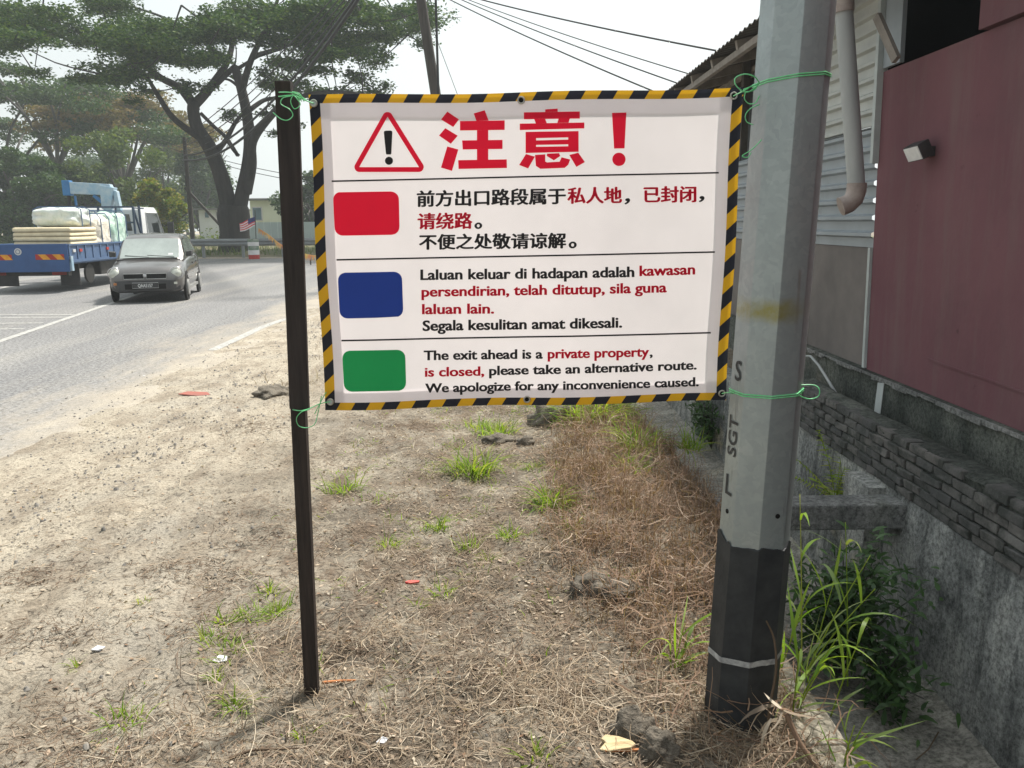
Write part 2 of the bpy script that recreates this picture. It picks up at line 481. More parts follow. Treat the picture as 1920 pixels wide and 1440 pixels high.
M['stake'] = simple('dark_brown_wood', (0.036, 0.027, 0.024), (0.016, 0.012, 0.011), 9, 0.7, bmp=0.5, bdist=0.003, stretch=(6, 6, 0.5))
M['stake2'] = simple('brown_wood', (0.042, 0.03, 0.025), (0.017, 0.013, 0.011), 9, 0.75, bmp=0.6, bdist=0.003, stretch=(6, 6, 0.4))
def galv_mat():
    m, t, b = nodes_of('galvanised_steel')
    co = N(t, 'ShaderNodeTexCoord').outputs['Object']
    sx = N(t, 'ShaderNodeSeparateXYZ'); t.links.new(co, sx.inputs[0])
    v = N(t, 'ShaderNodeTexVoronoi'); v.inputs['Scale'].default_value = 60
    dn = N(t, 'ShaderNodeTexNoise'); dn.inputs['Scale'].default_value = 9; dn.inputs['Detail'].default_value = 5
    t.links.new(co, dn.inputs['Vector'])
    ad = N(t, 'ShaderNodeVectorMath', operation='MULTIPLY_ADD'); ad.inputs[1].default_value = (0.12, 0.12, 0.12)
    t.links.new(dn.outputs[1], ad.inputs[0]); t.links.new(co, ad.inputs[2]); t.links.new(ad.outputs[0], v.inputs['Vector'])
    sp = ramp(t, v.outputs['Color'], [(0.0, (0.315, 0.355, 0.36)), (0.5, (0.34, 0.385, 0.39)), (1.0, (0.385, 0.43, 0.432))])
    wash = noise_tex(t, 4.5, 7, 0.65, dist=0.6)
    c = mix(t, ramp(t, wash, [(0.4, 0.0), (0.7, 0.6)]), sp, (0.28, 0.316, 0.325))
    c = mix(t, ramp(t, noise_tex(t, 7, 6, 0.7, dist=0.9), [(0.54, 0.0), (0.7, 0.4)]), c, (0.38, 0.4, 0.4))
    c = mix(t, ramp(t, noise_tex(t, 20, 5, 0.7, stretch=(1, 1, 0.15)), [(0.62, 0.0), (0.72, 0.5)]), c, (0.14, 0.14, 0.135))
    # a hand-wide smear of yellow paint
    dz = mth(t, 'ABSOLUTE', mth(t, 'ADD', mth(t, 'SUBTRACT', sx.outputs[2], 1.35), mth(t, 'MULTIPLY', mth(t, 'SUBTRACT', noise_tex(t, 13, 4, 0.6), 0.5), 0.06)))
    ye = mth(t, 'MULTIPLY', ramp(t, mth(t, 'MULTIPLY', dz, 10.0), [(0.12, 0.85), (0.42, 0.0)]), ramp(t, mth(t, 'MULTIPLY', mth(t, 'ADD', sx.outputs[0], 0.08), 3.0), [(0.0, 1.0), (0.3, 0.9), (0.5, 0.3), (0.75, 0.0)]))
    ye = mth(t, 'MULTIPLY', ye, ramp(t, noise_tex(t, 9, 6, 0.7), [(0.36, 0.25), (0.58, 1.0)]))
    c = mix(t, ye, c, (0.27, 0.235, 0.03))
    # a thread of rust running down from a scratch
    dx = mth(t, 'ABSOLUTE', mth(t, 'SUBTRACT', sx.outputs[0], 0.072))
    zz = ramp(t, mth(t, 'SUBTRACT', 1.47, sx.outputs[2]), [(0.0, 0.0), (0.01, 1.0), (0.12, 0.6), (0.22, 0.0)])
    ru = mth(t, 'MULTIPLY', ramp(t, mth(t, 'MULTIPLY', dx, 60), [(0.1, 0.35), (0.4, 0.0)]), zz)
    c = mix(t, ru, c, (0.16, 0.085, 0.045))
    t.links.new(c, b.inputs['Base Color'])
    b.inputs['Metallic'].default_value = 0.6
    t.links.new(ramp(t, wash, [(0.3, 0.38), (0.7, 0.55)]), b.inputs['Roughness'])
    bump(t, b, noise_tex(t, 30, 6, 0.6), 0.12, 0.004)
    return m
M['galv'] = galv_mat()
M['tar'] = simple('black_tar_coat', (0.018, 0.021, 0.024), (0.042, 0.045, 0.047), 10, 0.65, bmp=0.4, bdist=0.004, lo=0.42, hi=0.72)
M['white_ring'] = simple('white_ring_paint', (0.5, 0.51, 0.5), (0.2, 0.205, 0.21), 30, 0.7)
M['black'] = simple('black_stencil', (0.03, 0.032, 0.034), (0.06, 0.06, 0.06), 20, 0.7)
M['hole'] = simple('hole_shade_black', (0.004, 0.004, 0.004), None, 5, 0.9)  # near-black stands in for the shade inside holes and openings
# banner
M['cloth'] = cloth_mat('white_banner_cloth', (0.88, 0.83, 0.835), 0.45)
M['hem'] = cloth_mat('banner_hem', (0.8, 0.78, 0.80), 0.42)
M['p_red'] = cloth_mat('red_print', (0.85, 0.012, 0.05), 0.42)
M['p_redtxt'] = cloth_mat('dark_red_print', (0.78, 0.012, 0.05), 0.38)
M['p_black'] = cloth_mat('black_print', (0.018, 0.016, 0.018), 0.05)
M['p_blue'] = cloth_mat('blue_print', (0.022, 0.06, 0.32), 0.4)
M['p_green'] = cloth_mat('green_print', (0.02, 0.36, 0.11), 0.4)
def hazard(name, kx, kz, period):
    def fn(t):
        co = N(t, 'ShaderNodeTexCoord').outputs['Object']
        s = N(t, 'ShaderNodeSeparateXYZ'); t.links.new(co, s.inputs[0])
        q = mth(t, 'ADD', mth(t, 'MULTIPLY', s.outputs[0], kx / period), mth(t, 'MULTIPLY', s.outputs[2], kz / period))
        q = mth(t, 'FRACT', mth(t, 'ADD', q, 50.0))
        k = mth(t, 'GREATER_THAN', q, 0.5)
        return mix(t, k, (0.022, 0.024, 0.035), (0.74, 0.42, 0.02))
    return cloth_mat(name, None, 0.25, 0.5, fn)
M['hz_h'] = hazard('hazard_stripes_across', 1.0, -0.62, 0.0965)
M['hz_v'] = hazard('hazard_stripes_down', 0.95, -1.0, 0.0985)
M['brass'] = simple('eyelet_metal', (0.55, 0.53, 0.48), (0.4, 0.38, 0.34), 30, 0.3, 0.9)
M['twine'] = simple('green_plastic_twine', (0.12, 0.62, 0.22), (0.25, 0.75, 0.38), 40, 0.35)
# plants
M['straw'] = leafy('dry_straw', [(0.06, 0.042, 0.03), (0.22, 0.165, 0.115), (0.36, 0.285, 0.2), (0.11, 0.076, 0.052), (0.52, 0.45, 0.35), (0.15, 0.1, 0.07)], 0.8, 0.12)
M['brown_grass'] = leafy('dead_brown_grass', [(0.12, 0.075, 0.05), (0.215, 0.14, 0.095), (0.31, 0.215, 0.15), (0.16, 0.1, 0.07), (0.46, 0.37, 0.29)], 0.8, 0.2)
M['litter'] = leafy('dead_leaf_litter', [(0.2, 0.125, 0.08), (0.42, 0.34, 0.25), (0.1, 0.07, 0.05), (0.5, 0.44, 0.35), (0.26, 0.15, 0.09)], 0.8, 0.1)
M['tuft'] = leafy('fresh_grass', [(0.12, 0.24, 0.02), (0.2, 0.33, 0.03), (0.28, 0.37, 0.06), (0.09, 0.17, 0.02), (0.4, 0.4, 0.13)], 0.5, 0.5)
M['reed'] = leafy('reed_blades', [(0.13, 0.26, 0.03), (0.24, 0.38, 0.04), (0.32, 0.4, 0.14), (0.14, 0.22, 0.06)], 0.4, 0.4, 0.4)
M['bush'] = leafy('dark_bush_leaves', [(0.03, 0.075, 0.022), (0.05, 0.11, 0.03), (0.07, 0.14, 0.045)], 0.45, 0.25, 0.4)  # darker greens than the other verge plants
M['fern'] = leafy('fern_fronds', [(0.16, 0.26, 0.03), (0.26, 0.36, 0.04), (0.36, 0.38, 0.08)], 0.5, 0.4)
M['stone'] = simple('dark_gravel', (0.1, 0.095, 0.09), (0.24, 0.225, 0.2), 20, 0.9)
M['clod'] = simple('dark_earth_clod', (0.09, 0.078, 0.062), (0.2, 0.175, 0.14), 14, 0.95, bmp=1.0, bdist=0.02)
M['wood_scrap'] = simple('splintered_pale_wood', (0.6, 0.5, 0.3), (0.42, 0.3, 0.15), 8, 0.7, stretch=(1, 8, 1))
M['orange'] = simple('orange_stick_bark', (0.5, 0.2, 0.07), (0.36, 0.14, 0.05), 9, 0.7)
M['red_litter'] = simple('red_plastic_scrap', (0.6, 0.05, 0.04), (0.42, 0.1, 0.07), 14, 0.5)
M['dull_red'] = simple('dusty_red_scrap', (0.32, 0.1, 0.075), (0.24, 0.1, 0.08), 9, 0.8)
M['white_litter'] = simple('white_scrap', (0.6, 0.61, 0.63), (0.45, 0.45, 0.47), 10, 0.6)
M['bark'] = simple('dark_tree_bark', (0.042, 0.038, 0.035), (0.02, 0.018, 0.017), 1.2, 0.9, bmp=0.7, bdist=0.08, stretch=(3, 3, 0.6))
M['bark2'] = simple('grey_tree_bark', (0.10, 0.095, 0.085), (0.06, 0.056, 0.05), 1.2, 0.9)
M['leaf_rain'] = leafy('rain_tree_leaves', [(0.016, 0.05, 0.016), (0.028, 0.07, 0.022), (0.05, 0.1, 0.028), (0.1, 0.16, 0.035)], 0.6, 0.25)
M['leaf_b'] = leafy('background_leaves', [(0.025, 0.06, 0.022), (0.042, 0.085, 0.03), (0.065, 0.11, 0.04)], 0.6, 0.28)
M['leaf_c'] = leafy('lighter_leaves', [(0.055, 0.1, 0.03), (0.09, 0.14, 0.04), (0.13, 0.17, 0.05)], 0.6, 0.3)
M['leaf_t'] = leafy('tinged_leaves', [(0.11, 0.1, 0.035), (0.15, 0.125, 0.045), (0.18, 0.125, 0.06), (0.07, 0.09, 0.035)], 0.6, 0.3)
M['leaf_y'] = leafy('yellow_green_leaves', [(0.07, 0.14, 0.025), (0.13, 0.19, 0.03), (0.26, 0.22, 0.04), (0.05, 0.1, 0.02)], 0.55, 0.35)
M['utility'] = simple('dark_pole_timber', (0.07, 0.062, 0.056), (0.04, 0.036, 0.033), 6, 0.85, stretch=(3, 3, 0.3))
M['cable'] = simple('black_cable', (0.02, 0.021, 0.023), None, 5, 0.6)
# vehicles and far things
M['carpaint'] = simple('dark_grey_car_paint', (0.17, 0.16, 0.153), (0.14, 0.132, 0.127), 3, 0.34, 0.8, coat=1.0)
M['bumper'] = simple('grey_bumper_plastic', (0.05, 0.05, 0.052), (0.035, 0.035, 0.036), 6, 0.45)
M['glass'] = simple('tinted_glass', (0.02, 0.025, 0.026), None, 5, 0.05, 0.0, 0.6)
M['screen'] = simple('windscreen_painted_glare', (0.3, 0.345, 0.325), (0.2, 0.23, 0.22), 1.5, 0.06, 0.0, 1.0, coat=1.0)  # brightness of the glass is painted into its pale base colour
M['chrome'] = simple('bright_metal', (0.6, 0.6, 0.6), (0.5, 0.5, 0.5), 9, 0.25, 0.9)
M['lamp'] = simple('headlight_lens', (0.62, 0.63, 0.56), (0.42, 0.43, 0.38), 12, 0.15, 0.2, 0.7)
M['amber'] = simple('amber_lens', (0.5, 0.2, 0.06), None, 9, 0.3)
M['redlens'] = simple('red_lens', (0.45, 0.03, 0.02), None, 9, 0.3)
M['rubber'] = simple('tyre_rubber', (0.022, 0.022, 0.022), (0.04, 0.038, 0.036), 12, 0.85)
M['dustytyre'] = simple('dusty_truck_tyre', (0.2, 0.19, 0.165), (0.12, 0.112, 0.1), 6, 0.9)
M['rim'] = simple('silver_rim', (0.42, 0.42, 0.41), (0.3, 0.3, 0.29), 10, 0.4, 0.6)
M['dustrim'] = simple('dusty_rim', (0.014, 0.014, 0.013), (0.026, 0.025, 0.023), 8, 0.8)
M['tblue'] = simple('blue_truck_paint', (0.035, 0.095, 0.25), (0.028, 0.075, 0.2), 3, 0.5)
M['lampwhite'] = simple('white_lamp_glass', (0.85, 0.86, 0.86), (0.75, 0.76, 0.77), 20, 0.15, 0.0, 0.6)
M['navy'] = simple('dark_navy_rack_paint', (0.03, 0.05, 0.09), (0.02, 0.035, 0.065), 5, 0.5)
M['tblue2'] = simple('dull_blue_truck_paint', (0.075, 0.13, 0.24), (0.055, 0.1, 0.19), 4, 0.55)
M['craneblue'] = simple('faded_blue_crane', (0.24, 0.38, 0.5), (0.42, 0.5, 0.54), 4, 0.5)
M['craneblue2'] = simple('strong_blue_crane', (0.05, 0.2, 0.42), (0.04, 0.15, 0.33), 3, 0.5)
M['twhite'] = simple('white_cab_paint', (0.62, 0.63, 0.63), (0.52, 0.53, 0.53), 3, 0.4)
M['chassis'] = simple('dark_chassis', (0.03, 0.03, 0.03), (0.055, 0.05, 0.045), 6, 0.8)
M['hz_red'] = simple('red_reflector', (0.4, 0.03, 0.02), None, 9, 0.5)
M['hz_yel'] = simple('orange_reflector', (0.75, 0.33, 0.02), None, 9, 0.5)
M['cream'] = simple('cream_bags', (0.74, 0.65, 0.44), (0.62, 0.53, 0.35), 6, 0.6, bmp=0.4, bdist=0.02)
M['wrap'] = simple('white_plastic_wrap', (0.72, 0.75, 0.72), (0.55, 0.63, 0.58), 4, 0.35, bmp=0.8, bdist=0.05, bscale=9)
M['wrapg'] = simple('green_tinted_wrap', (0.6, 0.72, 0.64), (0.26, 0.45, 0.36), 5, 0.35, bmp=0.8, bdist=0.05, bscale=9)
M['wrapc'] = simple('cream_pink_wrap', (0.74, 0.68, 0.58), (0.62, 0.58, 0.5), 5, 0.4, bmp=0.8, bdist=0.05, bscale=9)
M['railm'] = simple('galvanised_rail', (0.24, 0.26, 0.27), (0.18, 0.195, 0.2), 2, 0.6, 0.2)
M['house'] = simple('pale_yellow_green_render', (0.8, 0.82, 0.64), (0.74, 0.76, 0.6), 0.8, 0.85)
M['house2'] = simple('pale_grey_render', (0.78, 0.8, 0.8), (0.68, 0.7, 0.7), 0.8, 0.85)
M['bluewall'] = simple('blue_grey_hoarding', (0.42, 0.5, 0.54), (0.35, 0.43, 0.47), 0.8, 0.8)
M['winblue'] = simple('blue_window', (0.12, 0.2, 0.25), (0.09, 0.15, 0.19), 2, 0.3)
M['roofgrey'] = simple('grey_roof', (0.2, 0.2, 0.2), (0.14, 0.14, 0.14), 1, 0.8)
M['fred'] = simple('flag_red', (0.65, 0.04, 0.06), None, 5, 0.7)
M['fwhite'] = simple('flag_white', (0.72, 0.7, 0.7), None, 5, 0.7)
M['fblue'] = simple('flag_blue', (0.02, 0.03, 0.16), None, 5, 0.7)
M['bunting'] = simple('orange_yellow_bunting', (0.75, 0.5, 0.1), (0.7, 0.25, 0.08), 2, 0.6)
M['greenpaint'] = simple('drum_green', (0.1, 0.18, 0.11), (0.3, 0.32, 0.28), 6, 0.8)

# ------------------------------------------------------------------ setting: ground
def edge_x(Y):
    """where the verge breaks off into the drain"""
    return float(np.interp(Y, [-10, 1.5, 2.6, 3.4, 4.4, 5.6, 7, 9, 14], [0.98, 0.98, 1.0, 1.14, 1.24, 1.18, 1.08, 1.05, 1.05])) + 0.03 * n3(Y * 2.1, 3.3)

def hgt(x, y):
    if y > 40: far = 0.0
    else: far = 1.0
    k = sstep(-3.75, -2.7, x) * far
    h = -0.035 * (1 - sstep(-4.3, -3.45, x))
    if y < 45:
        h += k * (0.035 * n3(x * 0.7, y * 0.7) + 0.022 * n3(x * 2.3, y * 2.3, 4) + 0.016 * n3(x * 7, y * 7, 9) + 0.009 * n3(x * 21, y * 21, 2))
        h += 0.035 * far * math.exp(-((x + 3.5) / .4) ** 2) * (n3(x * 1.7, y * .9, 6) + .5 * n3(x * 5, y * 3, 6))
        # a heaped strip along the bank
        h += 0.07 * math.exp(-((x - 0.75) / 0.45) ** 2) * sstep(2.6, 3.6, y) * sstep(12, 8, y)
        h += 0.008 * k * sstep(0, .4, -x) * abs(n3(x * 14 + y * 9, (x - y) * 3.2, 5))
        # wheel ruts along the shoulder
        for rx in (-1.55, -1.9, -2.2):
            h -= 0.014 * k * math.exp(-((x - rx - 0.18 * math.sin(y * 0.5)) / 0.06) ** 2)
    if -3.4 < x < -2.9 and y < 17: h = max(h, .006)
    return h

def gz(x, y): return hgt(x, y)

DR = 1.0       # ground under the drain lies this deep
def build_ground():
    xs = [-225, -190, -150, -80, -45, -28, -18, -12, -8, -6, -5, -4.4]
    xs += list(np.arange(-4.0, -2.4, 0.05)) + list(np.arange(-2.4, 1.0001, 0.022))
    ys = [-60, -20, -8, -3, 0, 1.0, 1.5] + list(np.arange(1.8, 5.2, 0.022)) + list(np.arange(5.2, 9, 0.05)) + list(np.arange(9, 18, 0.25)) + [19, 21, 24, 28, 34, 42, 55, 75, 110, 150, 180, 225]
    extra = [('e', 0.012, -0.12), ('e', 0.02, -DR - .06), ('a', 2.5, -DR - .06), ('a', 2.52, 0.1), ('a', 8, 0.1), ('a', 40, 0.05), ('a', 150, 0), ('a', 225, 0)]
    V = []; nx = len(xs) + len(extra)
    for y in ys:
        ex = edge_x(y)
        for x in xs:
            X = x if x < 0 else x * ex
            z = hgt(X, y)
            if y < 17: z -= 0.03 * sstep(ex - 0.1, ex, X)
            if y > 50: z += 0.0
            V.append((X, y, z))
        for kind, dx, z in extra:
            X = ex + dx if kind == 'e' else dx
            if y > 17: z = 0.0 if kind == 'e' or dx < 3 else z * 0.0
            V.append((X, y, z))
    i = np.arange(len(ys) - 1)[:, None] * nx + np.arange(nx - 1)[None]
    i = i.ravel()
    Fa = np.stack([i, i + 1, i + nx + 1, i + nx], 1)
    o = np_mesh('ground', np.array(V), 0, M['ground'], None, True, Fa)
    tag(o, 'sandy grey verge of bare soil beside the road', 'ground', kind='structure')
build_ground()

def sheet(name, poly, z, mat, label, cat='road'):
    mb = MB(); mb.face([(p[0], p[1], z) for p in poly])
    bm_o = mb.build(name, mat, fix=False)
    me = bm_o.data
    bm = bmesh.new(); bm.from_mesh(me); bmesh.ops.triangulate(bm, faces=bm.faces)
    bmesh.ops.recalc_face_normals(bm, faces=bm.faces)
    if bm.faces[0].normal.z < 0: bmesh.ops.reverse_faces(bm, faces=bm.faces)
    bm.to_mesh(me); bm.free()
    tag(bm_o, label, cat, kind='structure')
    return bm_o

road_poly = [(-3.15, -20), (-3.15, 13.5), (-3.0, 16.5), (-2.0, 20), (1.5, 24), (10, 27.5), (60, 33), (60, 42), (5, 40.5), (-8, 39), (-16, 39.2),
             (-21, 46), (-30, 75), (-60, 160), (-74, 160), (-40, 80), (-26, 45), (-21, 22), (-19, 0), (-18, -20)]
sheet('road', road_poly, 0.0, M['asphalt'], 'dusty grey asphalt road bending away behind the car')

def strip(name, pts, wd, label):
    mb = MB(); L = []; Rr = []
    for k, p in enumerate(pts):
        a = Vector(pts[max(0, k-1)]); b = Vector(pts[min(len(pts)-1, k+1)]); d = (b - a).normalized()
        nrm = Vector((-d.y, d.x)) * wd / 2
        L.append(Vector(p) + nrm); Rr.append(Vector(p) - nrm)
    for k in range(len(pts) - 1):
        mb.face([(*Rr[k], .004), (*Rr[k+1], .004), (*L[k+1], .004), (*L[k], .004)])
    o = mb.build(name, M['paint'], fix=False)
    tag(o, label, 'road marking', kind='structure')
def gxy(px, py):
    p = ground_at(px, py); return (p.x, p.y)
strip('lane_line', [gxy(-60, 662), gxy(0, 640), gxy(100, 606), gxy(205, 570), gxy(300, 538), gxy(350, 520)], 0.12, 'white lane line passing under the small grey car')
strip('edge_line', [gxy(398, 657), gxy(440, 638), gxy(490, 614), gxy(530, 600), gxy(565, 592)], 0.14, 'short worn white edge line beside the sandy verge')
strip('far_line', [gxy(-60, 560), gxy(0, 542), gxy(36, 530)], 0.12, 'white line beneath the rear of the blue truck')
for a, b in (((-80, 590), (140, 590)), ((-80, 596), (125, 595)), ((-80, 607), (80, 606)), ((-80, 618), (45, 617))):
    strip('hatch_line', [gxy(*a), gxy(*b)], 0.10, 'thin white hatch line left of the lane line')

# ------------------------------------------------------------------ drain, beam, retaining wall
WX = 2.35       # face of the retaining wall
def drain():
    mb = MB()
    ys = list(np.arange(-4, 16.2, 0.25))
    rows = []
    for y in ys:
        ex = edge_x(y)
        prof = [(ex + 0.03, -0.05), (ex + 0.08, -0.45), (ex + 0.16, -0.82), (ex + 0.28, -0.9), (ex + 0.6, -0.955), (1.95, -0.95), (2.2, -0.93), (2.33, -0.90), (2.36, -0.86)]
        rows.append([(x + 0.02 * n3(x * 3, y * 2), y, z + 0.018 * n3(x * 2.5, y * 1.5, 3)) for x, z in prof])
    mb.loft(rows, caps=False, closed=False)
    o = mb.build('drain', M['drainfloor'], smooth=True)
    tag(o, 'open concrete drain with a dusty grey floor below the brick wall', 'drain', kind='structure')
drain()
lb = MB()
for k in range(9):
    y0 = 1.2 + k * 0.19
    x0 = 0.92 + 0.01 * math.sin(k * 2.1)
    lb.box(x0, edge_x(y0) + 0.05, y0, y0 + 0.19, -0.12, 0.012 + 0.012 * math.sin(k * 1.7))
o = lb.build('drain_ledge', M['ledge'], bevel=0.012); tag(o, 'sandy concrete ledge along the near edge of the drain', 'kerb', kind='structure')

wall = thing('retaining_wall', 'stained grey wall of plaster topped with old bricks beside the drain', 'wall', (WX, 4, -0.9))
WO = (WX, 4, -0.9)
def plaster_base():
    ys = list(np.arange(-3, 16.01, 0.12)); zs = list(np.linspace(-1.05, 0.0, 12))
    rows = []
    for y in ys:
        r = []
        for k, z in enumerate(zs):
            x = WX - 0.05 * (1 - k / 11) + 0.018 * n3(y * 1.7, z * 2.2, 1) + 0.008 * n3(y * 7, z * 7, 2)
            r.append((x, y, z))
        r.append((WX + 0.25, y, 0.0))
        rows.append(r)
    mb = MB(); mb.loft(rows, caps=False, closed=False)
    # pilaster in the plaster where the beam lands
    mb.box(WX - 0.11, WX + 0.05, 4.62, 4.95, -1.0, -0.02)
    return mb.build('plaster_face', M['plaster'], wall, smooth=True, sharp=40, off=WO)
plaster_base()
def bricks():
    rng = random.Random(4); mb = MB()
    ch, bl = 0.0565, 0.195
    for c in range(6):
        y = 1.4 + (0.11 if c % 2 else 0)
        while y < 6.35:
            L = bl * rng.uniform(0.93, 1.05)
            if not (c == 5 and rng.random() < 0.12):
                j = rng.uniform(-0.009, 0.009); z0 = 0.006 + c * ch
                dz = 0.01 * n3(y * 1.3, c)
                x0 = WX - 0.012 + j
                P = [Vector(p) for p in ((x0, y, z0 + dz), (x0 + .1, y, z0 + dz), (x0 + .1, y + L - .014, z0 + dz), (x0, y + L - .014, z0 + dz),
                     (x0, y, z0 + ch - .012 + dz), (x0 + .1, y, z0 + ch - .012 + dz), (x0 + .1, y + L - .014, z0 + ch - .012 + dz), (x0, y + L - .014, z0 + ch - .012 + dz))]
                P = [p + Vector((rng.uniform(-.007, .007), rng.uniform(-.006, .006), rng.uniform(-.006, .006))) for p in P]
                mb.hexa(P)
            y += L
    o = mb.build('brick_course', M['brick'], wall, bevel=0.006, off=WO)
    core = MB()
    ys = list(np.arange(1.4, 6.36, 0.06)); rows = []
    for y in ys:
        zt = 0.335 + 0.022 * n3(y * 3, 1) + 0.014 * n3(y * 11, 2)
        if y > 6.2: zt -= (y - 6.2) * .8
        e = 0.012 * n3(y * 9, 7)
        rows.append([(WX + 0.004, y, 0.004), (WX + 0.004, y, zt - 0.05), (WX - .004 + e, y, zt - .018), (WX + 0.03 + e, y, zt), (WX + 0.14, y, zt + 0.006), (WX + 0.2, y, zt - 0.02), (WX + 0.21, y, 0.004)])
    core.loft(rows)
    core.build('mortar_core', M['plaster2'], wall, smooth=True, sharp=50, off=WO)
bricks()

beam = thing('concrete_beam', 'square grey concrete strut crossing the drain behind the steel pole', 'beam', (1.7, 4.4, -0.1))
bb = MB(); bb.box(1.0, WX + 0.05, 4.36, 4.55, -0.19, -0.035)
bb.build('strut', M['beam'], beam, bevel=0.012, off=(1.7, 4.4, -0.1))

# ------------------------------------------------------------------ building on the right
BX = 2.75
bld = thing('workshop_building', 'single storey workshop with maroon wall and ribbed metal cladding', 'building', (BX, 6, 0))
BO = (BX, 6, 0)
LEAN = -0.028
def lean(mb):
    mb.v = [(x + LEAN * (z - 0.5), y, z) for (x, y, z) in mb.v]; return mb
Y1 = 5.86
mb = MB()
mb.box(BX - .03, BX + .15, -4, Y1 + 6.5, 0.0, 0.49)
# ragged lip along the top of the footing
rng0 = random.Random(9)
mbf = lean(mb).build('footing', M['plaster2'], bld, off=BO)
mb = MB(); y = 1.2
while y < 9:
    L = rng0.uniform(.05, .2); mb.box(BX - .042 - rng0.uniform(0, .014), BX - .031, y, y + L + .001, .465 + rng0.uniform(-.015, .01), .487); y += L
lean(mb).build('footing_lip', M['beam'], bld, off=BO)
mb = MB()
mb.box(BX, BX + .12, -4, Y1, 0.492, 2.62)                        # maroon wall below the opening
lean(mb).build('maroon_wall', M['maroon'], bld, off=BO)
mb = MB(); mb.box(BX - .035, BX + .12, -4, 4.66, 2.63, 4.2)
lean(mb).build('maroon_upper_panel', M['maroon'], bld, off=BO)
mb = MB()                                                        # a floating render ridge low on the wall
for k in range(30):
    ya = -1 + k * 0.2; z = 0.72 - 0.018 * (5 - ya) + 0.012 * n3(ya * 2, 4)
    mb.bar((BX - .003, ya, z), (BX - .003, ya + .2, 0.72 - 0.018 * (5 - ya - .2) + 0.012 * n3((ya + .2) * 2, 4)), .008, .012)
lean(mb).build('render_ridge', M['maroon'], bld, off=BO)
# opening above with the room's shade painted near-black
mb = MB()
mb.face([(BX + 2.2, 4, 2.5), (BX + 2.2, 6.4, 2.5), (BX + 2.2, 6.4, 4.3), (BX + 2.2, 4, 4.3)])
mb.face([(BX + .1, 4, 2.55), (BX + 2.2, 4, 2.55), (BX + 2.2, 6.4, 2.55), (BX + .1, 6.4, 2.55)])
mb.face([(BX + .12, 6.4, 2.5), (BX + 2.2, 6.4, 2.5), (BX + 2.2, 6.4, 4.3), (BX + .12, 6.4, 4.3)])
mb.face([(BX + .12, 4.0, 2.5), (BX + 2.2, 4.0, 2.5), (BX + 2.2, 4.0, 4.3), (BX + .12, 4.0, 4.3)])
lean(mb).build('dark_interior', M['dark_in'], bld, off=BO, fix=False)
mb = MB(); mb.box(BX - .01, BX + .02, 5.6, 5.84, 2.64, 4.1)
lean(mb).build('opening_post', M['tin_dark'], bld, off=BO)
mb = MB(); mb.bar(at(1664, 30, 5.45), at(1698, 112, 5.25), .03, .055)
lean(mb).build('loose_brace', M['timber'], bld, off=BO)
# metal cladding, ribs along the wall
def ribbed(z0, z1, period, depth, ya, yb, x):
    prof = []; z = z0
    while z < z1 - 1e-6:
        for dz, dx in ((0, 0), (.55, 0), (.66, -depth), (.86, -depth)):
            if z + dz * period < z1: prof.append((x + dx, z + dz * period))
        z += period
    prof.append((x, z1))
    mb = MB()
    mb.loft([[(px_, y_, pz_) for px_, pz_ in prof] for y_ in (ya, yb)], caps=False, closed=False)
    return mb
lean(ribbed(1.40, 2.27, 0.123, 0.036, Y1 + .01, 11.5, BX + .02)).build('lower_cladding', M['tin_dark'], bld, off=BO)
lean(ribbed(2.285, 3.3, 0.112, 0.034, Y1 + .01, 8.0, BX + .0)).build('upper_cladding', M['tin_light'], bld, off=BO)
mb = MB(); mb.box(BX - .035, BX - .01, Y1 + .01, 8.0, 2.265, 2.295)
lean(mb).build('cladding_flashing', M['tin_light'], bld, off=BO)
mb = MB(); mb.box(BX + .03, BX + .1, Y1 + .01, 11.5, 0.492, 1.395)
lean(mb).build('lower_board', M['board'], bld, off=BO)
mb = MB(); mb.box(BX - .02, BX + .03, Y1 + .005, Y1 + .04, 0.5, 1.4)
mb.box(BX - .045, BX + .03, Y1 - .012, Y1 + .03, 2.0, 3.4)
lean(mb).build('corner_trim', M['trim'], bld, off=BO)
mb = MB(); mb.box(BX - .0, BX + .03, 7.15, 7.175, 0.5, 1.4)
lean(mb).build('board_cover_strip', M['trim'], bld, off=BO)
# roof: sheet rising to the right, purlins below
RE = (2.16, 3.27)      # eave
def roof():
    mb = MB(); rows = []
    for k, y in enumerate(np.arange(4.0, 13.01, 0.035)):
        dz = 0.014 * math.sin(y * 2 * math.pi / 0.14)
        rows.append([(RE[0], y, RE[1] + dz), (RE[0] + 4.5, y, RE[1] + 1.0 + dz)])
    mb.loft(rows, caps=False, closed=False)
    mb.build('roof_sheet', M['rust'], bld, off=BO)
    mb = MB()
    for y in np.arange(4.3, 13, 0.9):
        mb.bar((RE[0] + .06, y, RE[1] - .05), (RE[0] + 3, y, RE[1] + .60), .06, .09)
    for dx in (0.1, 0.75):
        mb.bar((RE[0] + dx, 4.2, RE[1] - .13 + dx * .222), (RE[0] + dx, 12.9, RE[1] - .13 + dx * .222), .05, .06)
    mb.build('roof_rafter', M['timber'], bld, off=BO)
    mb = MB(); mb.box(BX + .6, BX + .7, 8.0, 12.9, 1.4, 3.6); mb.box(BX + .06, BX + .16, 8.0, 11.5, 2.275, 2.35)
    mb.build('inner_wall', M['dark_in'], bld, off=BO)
    for y in (8.05, 9.6, 11.2):
        mb = MB(); mb.box(BX + .05, BX + .13, y, y + .09, 2.3, 3.42); mb.build('eave_post', M['rust'], bld, off=BO)
roof()
